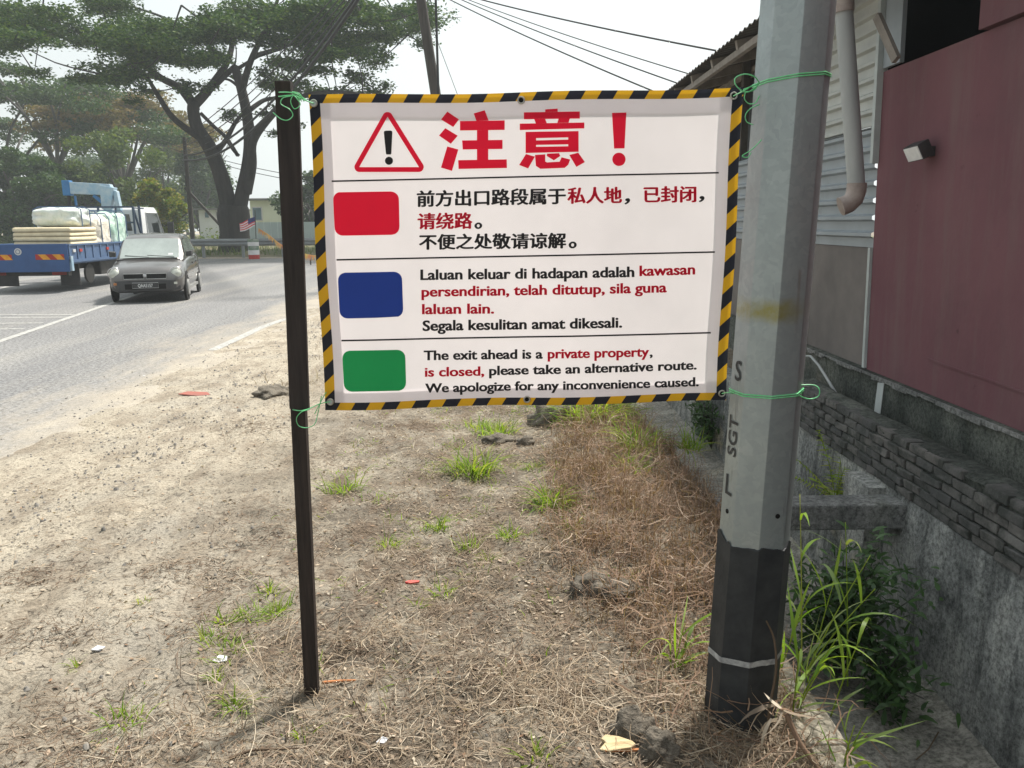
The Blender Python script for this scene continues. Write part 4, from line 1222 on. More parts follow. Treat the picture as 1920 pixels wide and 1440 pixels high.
# gravel along the shoulder
def gravel():
    mb = MB(); rr = random.Random(3)
    pts = scatter(2400, -5.0, 0.2, 2.2, 14.0, lambda x, y: (0.06 + 0.94 * math.exp(-((x + 2.9) / 0.7) ** 2)) * (0.3 + .7 * sstep(-.1, .3, n3(x * 1.7, y * 1.7, 12))), 8, 1.3)
    V = []; Fq = []
    for p in pts:
        r = rr.uniform(.004, .013) * (1.5 if rr.random() < .08 else 1)
        i = len(V); a0 = rr.uniform(0, 6)
        for k in range(4):
            a = a0 + k * math.pi / 2 + rr.uniform(-.3, .3); q = r * rr.uniform(.7, 1.3)
            V.append((p[0] + q * math.cos(a), p[1] + q * math.sin(a), max(p[2], .0) - .002))
        for k in range(4):
            a = a0 + .3 + k * math.pi / 2 + rr.uniform(-.3, .3); q = r * rr.uniform(.3, .7)
            V.append((p[0] + q * math.cos(a), p[1] + q * math.sin(a), max(p[2], 0.) + r * rr.uniform(.5, 1.0)))
        Fq += [(i+4, i+5, i+6, i+7)] + [(i+k, i+(k+1) % 4, i+4+(k+1) % 4, i+4+k) for k in range(4)]
    o = np_mesh('gravel', np.array(V), 0, M['stone'], None, False, np.array(Fq)); tag(o, 'dark loose gravel along the sandy road shoulder', 'gravel', kind='stuff')
gravel()
# brown dead grass along the bank
def brown_density(x, y):
    lo = float(np.interp(y, [2.0, 2.5, 3.0, 3.6, 4.4, 5.5, 6.5, 8], [0.62, 0.45, 0.3, 0.22, 0.2, 0.35, 0.6, 0.8]))
    d = sstep(lo - .1 + .15 * n3(x * 3, y * 3, 77), lo + .18, x)
    return d * (0.25 + .75 * sstep(-.35, .2, n3(x * 4, y * 4, 15)))
pts = scatter(11500, 0.05, 1.3, 2.05, 7.6, brown_density, 21, 1.25)
keep = np.hypot(pts[:, 0] - pb.x, pts[:, 1] - PY) > .15
pts = pts[keep]; n = len(pts)
near = np.clip((pts[:, 1] - 2.1) / 1.0, .3, 1)
tall = np.array([0.75 + .8 * max(0, n3(a * 3, b * 3, 40)) for a, b in pts[:, :2]])
L = rg.uniform(.09, .26, n) * near * tall
nb = NB()
V, Fa = ribbons(pts, L, rg.uniform(.002, .0048, n), rg.uniform(0, 6.28, n), rg.normal(.6, .5, n), rg.normal(-.7, 1.2, n), rg.normal(0, 1.6, n), 5, rg, .4, .42)
nb.add(V, Fa)
m_ = 2500; idx = rg.integers(0, n, m_); b2 = pts[idx] + np.stack([rg.normal(0, .03, m_), rg.normal(0, .03, m_), rg.uniform(.03, .12, m_)], 1)
V, Fa = ribbons(b2, rg.uniform(.06, .24, m_), rg.uniform(.003, .006, m_), rg.uniform(0, 6.28, m_), rg.normal(.1, .35, m_), rg.normal(-.3, .6, m_), rg.normal(0, 1.0, m_), 4, rg, .4, .25)
nb.add(V, Fa)
o = nb.build('dead_grass', M['brown_grass']); tag(o, 'thick brown dead grass along the bank left of the steel pole', 'dead grass', kind='stuff')
# far verge scrub behind the banner
pts = scatter(5000, -2.6, 1.0, 7.0, 17.0, lambda x, y: sstep(-2.4, -.2, x) * .8 + .05, 33)
n = len(pts)
V, Fa = ribbons(pts, rg.uniform(.08, .3, n), rg.uniform(.004, .009, n), rg.uniform(0, 6.28, n), rg.normal(1.1, .3, n), rg.normal(-.8, .5, n), rg.normal(0, .5, n), 3, rg, .2)
nb = NB(); nb.add(V, Fa); o = nb.build('far_grass', M['straw']); tag(o, 'pale dry grass on the verge far behind the banner', 'dry grass', kind='stuff')

# green tufts: one thing each
TG = 'green grass tufts growing on the verge'
tufts = [  # px, py, blades, length, spread, width, label
    (885, 885, 80, .17, .085, .0055, 'broad bright green grass tuft left of a dark earth clod'),
    (1035, 955, 65, .15, .05, .0055, 'dense bright green tuft at the left edge of the brown grass'),
    (820, 992, 34, .085, .03, .004, 'small lone green tuft in bare soil below the banner middle'),
    (645, 920, 48, .12, .08, .004, 'yellow green tuft just right of the wooden stake'),
    (725, 1022, 30, .07, .05, .0035, 'low sparse tuft between the stake and a sandy patch'),
    (880, 1030, 30, .075, .045, .0035, 'thin reddish green tuft right of a sandy patch'),
    (955, 1012, 36, .08, .05, .004, 'low green tuft just below the dense bright tuft'),
    (830, 1110, 26, .065, .04, .0035, 'short green tuft right of the red scrap'),
    (782, 1140, 12, .06, .018, .0035, 'few green blades just under the red scrap'),
    (1110, 800, 150, .26, .16, .006, 'tall wide stand of green grass under the banner bottom edge'),
    (1140, 770, 110, .24, .12, .006, 'far tall green grass under the right half of the banner'),
    (1195, 860, 60, .2, .07, .006, 'green grass at the drain edge beyond the brown grass'),
    (930, 812, 55, .13, .09, .005, 'green grass between two dark earth clods'),
    (905, 800, 50, .1, .1, .005, 'wide low green grass near the banner bottom middle'),
    (470, 1160, 40, .065, .05, .0035, 'loose green sprouts left of the stake foot'),
    (520, 1150, 40, .07, .045, .0035, 'upright green sprouts nearest the stake on its left'),
    (430, 1225, 50, .055, .08, .0035, 'wide low green sprouts beside a pale blue scrap'),
    (440, 1324, 30, .07, .035, .0035, 'green tuft on the straw heap left of the stake foot'),
    (405, 1275, 14, .05, .02, .0045, 'small leafy sprout under the wide low sprouts'),
    (235, 1352, 34, .06, .06, .0035, 'low olive tuft at the front left of the verge'),
    (600, 1250, 8, .05, .012, .004, 'two or three green blades right of the stake foot'),
    (565, 1378, 12, .05, .02, .0035, 'tiny tuft below the stake foot in front'),
    (1010, 1440, 20, .07, .03, .004, 'green sprout at the bottom edge of the view'),
    (1290, 850, 45, .16, .06, .005, 'pale green grass at the far end of the brown grass'),
    (1000, 880, 30, .07, .05, .0035, 'low yellow green patch above the dense bright tuft'),
    (150, 1245, 10, .04, .02, .003, 'tiny sprout alone on the pale sand'),
    (270, 1130, 10, .05, .02, .003, 'small sprout beside tyre tracks on the sand'),
    (1180, 900, 36, .13, .06, .0045, 'green blades poking through the top of the brown grass'),
    (915, 1050, 16, .05, .03, .003, 'faint sprouts right of the reddish green tuft'),
    (420, 1170, 26, .06, .04, .0035, 'green sprouts at the left end of the loose sprouts by the stake'),
    (395, 1205, 26, .05, .04, .0035, 'small sprouts just above the pale blue scrap on its left'),
    (505, 1120, 20, .06, .03, .0035, 'highest green sprouts left of the stake foot'),
    (1075, 1000, 20, .08, .03, .004, 'green blades in the left part of the brown grass'),
]
for k, (px_, py_, nbld, L_, sp_, wd_, lab) in enumerate(tufts):
    rr = np.random.default_rng(100 + k); g = ground_at(px_, py_); nbld = int(nbld * (2.2 if L_ > .12 else 1.4)); sp_ *= 1.25 if L_ > .12 else 1.0; g.z = gz(g.x, g.y)
    bx = rr.normal(0, sp_ * .6, nbld); by = rr.normal(0, sp_ * .6, nbld)
    bz = np.array([gz(g.x + a, g.y + b) - g.z - .004 for a, b in zip(bx, by)])
    V, Fa = ribbons(np.stack([bx, by, bz], 1), 1.5 * L_ * rr.uniform(.45, 1.15, nbld), 1.9 * wd_ * rr.uniform(.6, 1.2, nbld), np.arctan2(by, bx) + rr.normal(0, .8, nbld), rr.normal(.9, .35, nbld), rr.normal(-1.3, .5, nbld), rr.normal(0, .5, nbld), 5, rr, .06)
    nb = NB(); nb.add(V, Fa); o = nb.build('grass_tuft', M['tuft']); o.location = g
    tag(o, lab, 'grass tuft', TG)

# tall reed grass beside the pole
def reed(name, label, px_, py_, stems, seed, h0, Y=None, blades=6, mat='reed', group=None, spread=.05, lean_=(.25, .1)):
    rr = np.random.default_rng(seed); g = ground_at(px_, py_)
    root = thing(name, label, 'plant', g, group=group)
    nbB = NB(); ms = MB()
    for s in range(stems):
        b = np.array([rr.normal(0, spread), rr.normal(0, spread), -.02])
        h = h0 * rr.uniform(.6, 1.1); az = rr.normal(0.1, 1.1); ln = abs(rr.normal(*lean_))
        tip = b + np.array([math.cos(az) * ln * h, math.sin(az) * ln * h * .6, h])
        mid = (b + tip) / 2 + np.array([0, 0, h * .06])
        path = spline([b, mid, tip], 5); ms.tube(path, [0.0032 - .002 * i / len(path) for i in range(len(path))], 5)
        nn = blades; base = np.array([list(path[min(len(path)-1, int((.15 + .85 * i / nn) * (len(path)-1)))]) for i in range(nn)])
        a = az + rr.normal(0, 1.3, nn)
        V, Fa = ribbons(base, rr.uniform(.14, .3, nn), rr.uniform(.008, .017, nn), a, rr.normal(.95, .25, nn), rr.normal(-1.2, .5, nn), rr.normal(0, .3, nn), 7, rr, .03, 0.0, 0.5)
        nbB.add(V, Fa)
    ms.build('stem', M['fern'], root, smooth=True); nbB.build('blade', M[mat], root, smooth=True)
    return root
reed('reed_plant', 'tall bright reed grass growing right of the pole foot', 1500, 1275, 6, 5, .56, blades=5, spread=.06, lean_=(.42, .22))
reed('reed_plant', 'arching reed grass leaning out over the drain edge', 1520, 1330, 5, 8, .36, blades=5, spread=.05, lean_=(.55, .25))
reed('reed_plant', 'short broad bladed green shoot left of the pole foot', 1275, 1265, 3, 12, .2, blades=4, spread=.015, lean_=(.15, .1))
reed('reed_plant', 'thin low reed at the drain ledge near the bottom edge', 1580, 1430, 3, 14, .2, blades=4, spread=.03, lean_=(.3, .1))
# dead reed stalks around the pole foot
def dead_stalk():
    rr = np.random.default_rng(7); root = thing('dead_reed', 'dry broken reed stalk curled against the black pole foot', 'dead plant', (pb.x + .04, PY - .17, 0))
    mb = MB(); mb.tube(spline([(0, .0, -.03), (.0, .015, .12), (.015, .02, .26), (.005, .025, .36), (-.02, .03, .42)], 6), [.005 - .0001 * i for i in range(25)], 6)
    mb.build('stem', M['straw'], root, smooth=True)
    nb = NB(); nn = 9
    V, Fa = ribbons(np.tile(np.array([[.02, -.01, .16]]), (nn, 1)) + rr.normal(0, .015, (nn, 3)), rr.uniform(.08, .2, nn), rr.uniform(.008, .018, nn), rr.uniform(0, 6.28, nn), rr.normal(-.4, .6, nn), rr.normal(-.6, .5, nn), rr.normal(0, .8, nn), 6, rr, .1, .1, .5)
    nb.add(V, Fa); nb.build('blade', M['litter'], root)
    mb = MB(); mb.tube(spline([(.04, -.02, .14), (.07, -.05, .07), (.11, -.09, .02), (.13, -.14, .0)], 5), .008, 6); mb.build('stalk', M['brown_grass'], root, smooth=True)
dead_stalk()
# bush in the drain
def bush(px_, py_, Y, size, n_, label, seed):
    rr = np.random.default_rng(seed); g = at(px_, py_, Y); g.z = -.93
    root = thing('drain_bush', label, 'bush', g)
    ms = MB(); nb = NB()
    for k in range(26):
        t = np.array([float(np.clip(rr.normal(0, size[0] * .6), -.3, min(.3, 2.2 - g.x))), rr.normal(0, size[1] * .6), size[2] * rr.uniform(.3, 1.0)]); t[1] = np.clip(t[1], -.35, .5)
        ms.tube(spline([(0, 0, -.02), t * .5 + np.array([0, 0, .06]), t], 4), [.006 - .0004 * i for i in range(9)], 5)
        nn = n_ // 26
        c = t[None] * rr.uniform(.55, 1.1, nn)[:, None] + rr.normal(0, .055, (nn, 3))
        V, Fa = ribbons(c, rr.uniform(.05, .095, nn), rr.uniform(.018, .034, nn), rr.uniform(0, 6.28, nn), rr.normal(.2, .5, nn), rr.normal(-.7, .3, nn), rr.normal(0, .2, nn), 3, rr, .08, 0, .5)
        nb.add(V, Fa)
    ms.build('stem', M['bark2'], root); nb.build('foliage', M['bush'], root)
bush(1572, 1230, 4.05, (.2, .2, .74), 1700, 'dark leafy bush in the drain under the concrete strut', 3)
bush(1655, 1260, 3.75, (.1, .22, .36), 500, 'low dark creeper at the foot of the plaster wall', 4)
bush(1330, 980, 8.5, (.3, .5, .8), 700, 'distant dark bush down in the drain behind the pole', 6)
# fern on the brick wall
def fern():
    rr = np.random.default_rng(2); g = at(1560, 930, 5.2); g.x = WX - .04
    root = thing('wall_fern', 'yellow green fern sprouting from the brick wall behind the pole', 'fern', g)
    for az, el_, L in ((2.6, .55, .28), (2.9, .9, .33), (1.9, 1.3, .36), (3.4, 1.35, .40), (.9, 1.35, .34), (4.4, 1.1, .3), (3.6, .8, .28), (0.5, 1.2, .27)):
        nb = NB(); ms = MB()
        p = np.array([-.01, 0, -.05]); e = el_; path = [p]
        for k in range(14):
            d = np.array([math.cos(e) * math.cos(az) * .8, math.cos(e) * math.sin(az), math.sin(e)]); p = p + d * L * 1.45 / 14; e -= .03; path.append(p)
        ms.tube(path, [.003 - .0001 * i for i in range(15)], 5)
        P = np.array(path[1:]); nn = len(P)
        for sgn in (-1, 1):
            ln = .065 * np.sin(np.linspace(.6, 2.9, nn)) + .014
            V, Fa = ribbons(P, ln, np.full(nn, .013), np.full(nn, az) + sgn * 1.4, np.full(nn, .1), np.full(nn, -.3), np.zeros(nn), 3, rr, .2); nb.add(V, Fa)
        fr_ = nb.build('frond', M['fern'], root); ms.build('stem', M['fern'], fr_)
fern()
# clods of earth
def clod(px_, py_, r, label, seed, flat=.6):
    g = ground_at(px_, py_); g.z = gz(g.x, g.y)
    bm = bmesh.new(); bmesh.ops.create_icosphere(bm, subdivisions=4, radius=1)
    for v in bm.verts:
        d = v.co.copy(); k = 1 + .35 * mnoise.noise(d * 1.7 + Vector((seed, 0, 0))) + .2 * mnoise.noise(d * 4.5 + Vector((seed, 3, 0))) + .1 * mnoise.noise(d * 12)
        v.co = Vector((d.x * r[0], d.y * r[1], d.z * r[2] * 1.5)) * k
    me = bpy.data.meshes.new('earth_clod'); bm.to_mesh(me); bm.free()
    o = link_mesh('earth_clod', me, M['clod'], None, True); o.location = g
    tag(o, label, 'clod', 'clods of dug earth on the verge')
clod(935, 830, (.13, .08, .035), 'flat dark clod of earth left of the brown grass', 1)
clod(1040, 795, (.2, .16, .1), 'large dark heap of earth under the banner middle', 2)
clod(985, 838, (.07, .06, .04), 'rounded dark clod beside the flat clod', 3)
clod(1185, 1385, (.07, .06, .055), 'dark clod with dry roots beside pale wood at the bottom edge', 4)
clod(1235, 1425, (.06, .06, .05), 'dark clod lowest at the bottom edge of the view', 5)
clod(1110, 1110, (.1, .09, .05), 'dark hollowed clod at the left edge of the brown grass', 6)
clod(1165, 1125, (.09, .08, .04), 'low dark clod tucked in the brown grass', 7)
clod(510, 742, (.17, .2, .05), 'low brown heap left of the stake by the road', 8)
# litter
def scrap(name, px_, py_, poly, mat, label, cat, th=.004, tilt=(.15, .1), rz=0.0, lift=.006):
    g = ground_at(px_, py_); g.z = gz(g.x, g.y) + lift
    Mt = Matrix.Translation((0, 0, 0)) @ Matrix.Rotation(rz, 4, 'Z') @ Matrix.Rotation(tilt[0], 4, 'X') @ Matrix.Rotation(tilt[1], 4, 'Y')
    mb = MB(); mb.prism(poly, th, Mt); o = mb.build(name, M[mat]); o.location = g
    return tag(o, label, cat)
scrap('plastic_scrap', 772, 1091, [(-.03, -.008), (-.005, -.014), (.03, .0), (.034, .012), (.008, .01), (-.014, .006)], 'red_litter', 'small crumpled red scrap on the soil below the banner', 'litter', .008)
scrap('plastic_scrap', 366, 741, [(-.14, -.05), (.04, -.06), (.15, -.01), (.1, .05), (-.08, .03)], 'dull_red', 'flat rusty red scrap at the edge of the road', 'litter', .01)
scrap('paper_scrap', 184, 1219, [(-.02, -.012), (.016, -.014), (.024, .01), (-.008, .014)], 'white_litter', 'small white scrap alone on the pale sand', 'litter', .005)
scrap('paper_scrap', 414, 1243, [(-.025, -.014), (.0, -.02), (.026, -.008), (.02, .016), (-.012, .02)], 'white_litter', 'pale blue white scrap among green sprouts', 'litter', .005)
scrap('paper_scrap', 716, 1400, [(-.016, -.012), (.012, -.014), (.02, .006), (.0, .014)], 'white_litter', 'white scrap on straw near the bottom edge', 'litter', .004)
scrap('paper_scrap', 275, 706, [(-.09, -.05), (.09, -.04), (.1, .04), (-.05, .05)], 'white_litter', 'white scrap flattened on the asphalt', 'litter', .004)
# a pale board, broken, and splinters
g = ground_at(1150, 1418); g.z = gz(g.x, g.y) + .012
wb = thing('broken_board', 'splintered pale yellow piece of wood at the bottom edge', 'wood piece', g)
mb = MB(); mb.prism([(-.045, -.02), (-.02, -.03), (.05, -.024), (.066, -.012), (.058, .0), (.02, .022), (-.02, .034), (-.036, .02), (-.024, .004)], .012, Matrix.Rotation(.18, 4, 'X') @ Matrix.Rotation(-.1, 4, 'Y'))
mb.build('board', M['wood_scrap'], wb, bevel=.002)
mb = MB(); mb.prism([(-.04, -.006), (.06, -.004), (.068, .004), (-.034, .006)], .006, Matrix.Translation((.01, -.024, -.002))); mb.build('splinter', M['orange'], wb)
g = ground_at(653, 1281); mb = MB(); mb.tube(spline([(-.09, -.01, .012), (-.02, .0, .012), (.05, .006, .01), (.1, .012, .01)], 5), [.006 - .0003 * i for i in range(16)], 6)
o = mb.build('twig', M['orange'], smooth=True); o.location = (g.x, g.y, gz(g.x, g.y)); tag(o, 'orange brown twig lying right of the stake foot', 'twig')
g = ground_at(490, 1425); mb = MB(); mb.tube(spline([(-.09, -.02, .01), (-.03, .01, .016), (.06, .02, .012), (.13, .024, .012)], 5), [.006 - .0003 * i for i in range(16)], 6)
o = mb.build('twig', M['straw'], smooth=True); o.location = (g.x, g.y, gz(g.x, g.y)); tag(o, 'pale bare twig at the front edge left of the middle', 'twig')
g = ground_at(1740, 1415, -.93); mb = MB(); mb.tube([(-.09, -.06, .02), (.0, .0, .03), (.1, .1, .05)], .0035, 6)
o = mb.build('twig', M['straw'], smooth=True); o.location = g; tag(o, 'thin pale twig lying on the drain floor', 'twig')

# ------------------------------------------------------------------ car
def place(name, label, cat, x, y, heading):
    """heading: direction of travel, radians from +X"""
    return thing(name, label, cat, (x, y, 0.004), heading)
def wheel(parent, x, y, r, wd, side, rim):
    mb = MB(); c = Vector((x, y, r)); ax = Vector((0, side, 0))
    mb.lathe(c - ax * wd / 2, ax, [(.07, 0), (.07, r * .6), (0, r * .64), (.0, r * .9), (.03, r), (wd - .03, r), (wd, r * .9), (wd, r * .64), (wd - .07, r * .6), (wd - .07, 0)], 28)
    wo = mb.build('wheel', M['dustytyre' if rim == 'dustrim' else 'rubber'], parent, smooth=True, sharp=40)
    mb = MB(); mb.lathe(c + ax * (wd / 2 - .05), ax, [(0, r * .6), (.03, r * .64), (.055, r * .62), (.052, r * .5), (.02, r * .42), (.035, r * .16), (.05, r * .12)], 24)
    mb.build('rim', M[rim], wo, smooth=True, sharp=35)
def car():
    fr = ground_at(279, 567)
    root = place('small_hatchback', 'small dark grey hatchback driving towards the camera', 'car', 0, 0, 0)
    hd = R(-90 + 14.5)
    fwd = Vector((math.cos(hd), math.sin(hd), 0))
    c = fr - fwd * 1.55
    root.location = (c.x, c.y, .004); root.rotation_euler = (0, 0, hd)
    # lower body: sections along the car
    S = [(1.69, .52, .30, .52), (1.665, .62, .25, .60), (1.60, .69, .22, .675), (1.45, .73, .20, .735), (1.15, .745, .19, .80), (.86, .745, .19, .87), (.3, .745, .19, .90), (-.4, .745, .19, .92),
         (-1.1, .745, .19, .93), (-1.5, .73, .21, .93), (-1.63, .68, .25, .9), (-1.68, .6, .3, .8)]
    loops = []
    for x, hw, zb, zt in S:
        half = [(hw * .8, zb), (hw * .96, zb + .05), (hw, zb + .17), (hw * 1.005, (zb + zt) / 2 + .03), (hw * .985, zt - .09), (hw * .93, zt - .025), (hw * .82, zt), (hw * .45, zt + .02), (0, zt + .026)]
        full = [(x, y, z) for y, z in half] + [(x, -y, z) for y, z in half[-2::-1]]
        loops.append(full)
    mb = MB(); mb.loft(loops)
    body = mb.build('body', M['carpaint'], root, smooth=True, sharp=40)
    # roof and pillars
    G = [(.88, .66, .885), (.62, .645, 1.10), (.36, .60, 1.305), (.2, .575, 1.38), (-.4, .575, 1.42), (-1.1, .565, 1.395), (-1.35, .58, 1.25), (-1.6, .645, .92)]
    loops = []
    for x, hw, zt in G:
        zb = .86; hb = .69
        loops.append([(x, hb, zb), (x, hw + (hb - hw) * .5 * (zt < 1.3), (zb + zt) / 2), (x, hw, zt - .05), (x, hw * .93, zt - .008), (x, hw * .5, zt + .012), (x, 0, zt + .016),
                      (x, -hw * .5, zt + .012), (x, -hw * .93, zt - .008), (x, -hw, zt - .05), (x, -(hw + (hb - hw) * .5 * (zt < 1.3)), (zb + zt) / 2), (x, -hb, zb)])
    mb = MB(); mb.loft(loops, caps=True); mb.build('cabin', M['carpaint'], root, smooth=True, sharp=38)
    mb = MB()
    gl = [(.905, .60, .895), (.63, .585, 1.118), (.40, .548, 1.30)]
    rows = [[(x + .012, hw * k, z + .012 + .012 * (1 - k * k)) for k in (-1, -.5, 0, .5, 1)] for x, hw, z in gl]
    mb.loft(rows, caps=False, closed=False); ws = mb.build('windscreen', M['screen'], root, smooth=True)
    mb = MB(); mb.bar((.905, .5, .925), (.86, -.05, .965), .012, .012); mb.bar((.905, -.02, .925), (.86, -.5, .965), .012, .012); mb.build('wiper', M['bumper'], ws)
    mb = MB(); mb.prism([(-.05, -.03), (.05, -.03), (.05, .03), (-.05, .03)], .003, Matrix.Translation((.828, .42, .985)) @ Matrix.Rotation(R(90), 4, 'Z') @ Matrix.Rotation(R(40), 4, 'X'))
    mb.build('windscreen_sticker', M['twhite'], ws)
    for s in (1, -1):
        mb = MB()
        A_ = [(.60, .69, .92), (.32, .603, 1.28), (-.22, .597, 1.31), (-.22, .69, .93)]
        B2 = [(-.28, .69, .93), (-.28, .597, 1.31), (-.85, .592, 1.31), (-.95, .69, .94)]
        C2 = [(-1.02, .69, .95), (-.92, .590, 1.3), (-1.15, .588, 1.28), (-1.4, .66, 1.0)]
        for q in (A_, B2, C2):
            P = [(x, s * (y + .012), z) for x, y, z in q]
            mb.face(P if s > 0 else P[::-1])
        mb.build('side_window', M['screen' if s > 0 else 'glass'], root, fix=False)  # left windows get the pale glare colour, right ones plain tint
        # lamps
        mb = MB(); mb.lathe((1.50, s * .575, .59), (1, s * .25, .25), [(-.05, .10), (.08, .115), (.13, .1), (.155, .06), (.162, .0)], 20)
        hl = mb.build('headlight', M['lamp'], root, smooth=True, sharp=50)
        mb = MB(); mb.tube([Vector((1.5, s * .575, .59)) + Vector((.1, s*.03, .03)) + Vector((-.03 * math.cos(a) * 1, .118 * math.cos(a), .118 * math.sin(a))) for a in np.linspace(0, 2*math.pi, 21)[:-1]], .012, 6, closed=True)
        mb.build('headlight_rim', M['chrome'], hl, smooth=True)
        mb = MB(); mb.box(1.655, 1.70, s * .56 - .06, s * .56 + .06, .38, .43); mb.build('fog_lamp', M['amber' if s < 0 else 'lamp'], root, bevel=.01)
        mb = MB(); mb.hexa([(.62, s * .72, .93), (.62, s * .86, .93), (.74, s * .84, .93), (.74, s * .72, .93), (.62, s * .72, 1.05), (.62, s * .87, 1.06), (.73, s * .84, 1.05), (.74, s * .72, 1.03)])
        mb.build('wing_mirror', M['bumper'], root, bevel=.015)
        mb = MB(); mb.bar((1.0, s * .752, .5), (-1.0, s * .752, .52), .02, .05); mb.build('side_moulding', M['chrome'], root)
        mb = MB(); mb.bar((.85, s * .735, .24), (-.85, s * .735, .24), .03, .06); mb.build('side_sill', M['rim'], root)
        for hx in (.0, -.72):
            mb = MB(); mb.bar((hx - .0, s * .757, .76), (hx - .14, s * .757, .765), .02, .03); mb.build('door_handle', M['bumper'], root)
        for x in (1.08, -1.12):
            mb = MB(); mb.lathe((x, s * .70, .30), (0, s, 0), [(0, .335), (.048, .335), (.05, .0)], 24); mb.build('arch_shade_disc', M['hole'], root)  # black disc painted in place of the shade under the arch
            wheel(root, x, s * .69, .275, .17, s, 'rim')
    # nose
    mb = MB(); mb.hexa([(1.60, -.68, .25), (1.735, -.5, .25), (1.735, .5, .25), (1.60, .68, .25), (1.60, -.69, .47), (1.73, -.52, .47), (1.73, .52, .47), (1.60, .69, .47)])
    bp = mb.build('bumper', M['bumper'], root, bevel=.03, smooth=True, sharp=40)
    mb = MB(); mb.box(1.73, 1.74, -.40, .40, .29, .40); mb.build('air_intake', M['hole'], bp)
    for s in (1, -1):
        mb = MB(); mb.box(1.62, 1.70, *sorted((s * .03, s * .41)), .505, .605); gr = mb.build('grille', M['hole'], root)
        mb = MB(); e = [(1.705, s * .03, .503), (1.705, s * .41, .503), (1.69, s * .42, .61), (1.70, s * .03, .612)]
        mb.tube(e, .009, 6, closed=True); mb.build('grille_surround', M['rim'], gr)
    mb = MB(); mb.lathe((1.695, 0, .575), (1, 0, .1), [(0, .035), (.018, .035), (.02, .0)], 14); mb.build('nose_badge', M['chrome'], root)
    mb = MB(); mb.box(1.742, 1.752, -.26, .26, .31, .43); pl = mb.build('number_plate', M['black'], root)
    mb = MB(); mb.tube([(1.754, -.255, .315), (1.754, .255, .315), (1.754, .255, .425), (1.754, -.255, .425)], .006, 4, closed=True); mb.build('plate_rim', M['rim'], pl)
    V, Fs = text_mesh('QAA5157', .02); a, b = min(v.x for v in V), max(v.x for v in V)
    mb = MB(); mb.v = [(1.7545, -.145 + .29 * (v.x - a) / (b - a), .335 + v.y / .727 * .07) for v in V]; mb.f = Fs; mb.m = [0] * len(Fs)
    mb.build('plate_lettering', M['twhite'], pl, fix=False)
    mb = MB()
    for s in (1, -1):
        mb.face([(-1.69, s * .6, .5), (-1.69, s * .68, .5), (-1.66, s * .68, .8), (-1.66, s * .6, .8)])
    mb.build('tail_lamp', M['redlens'], root)
car()

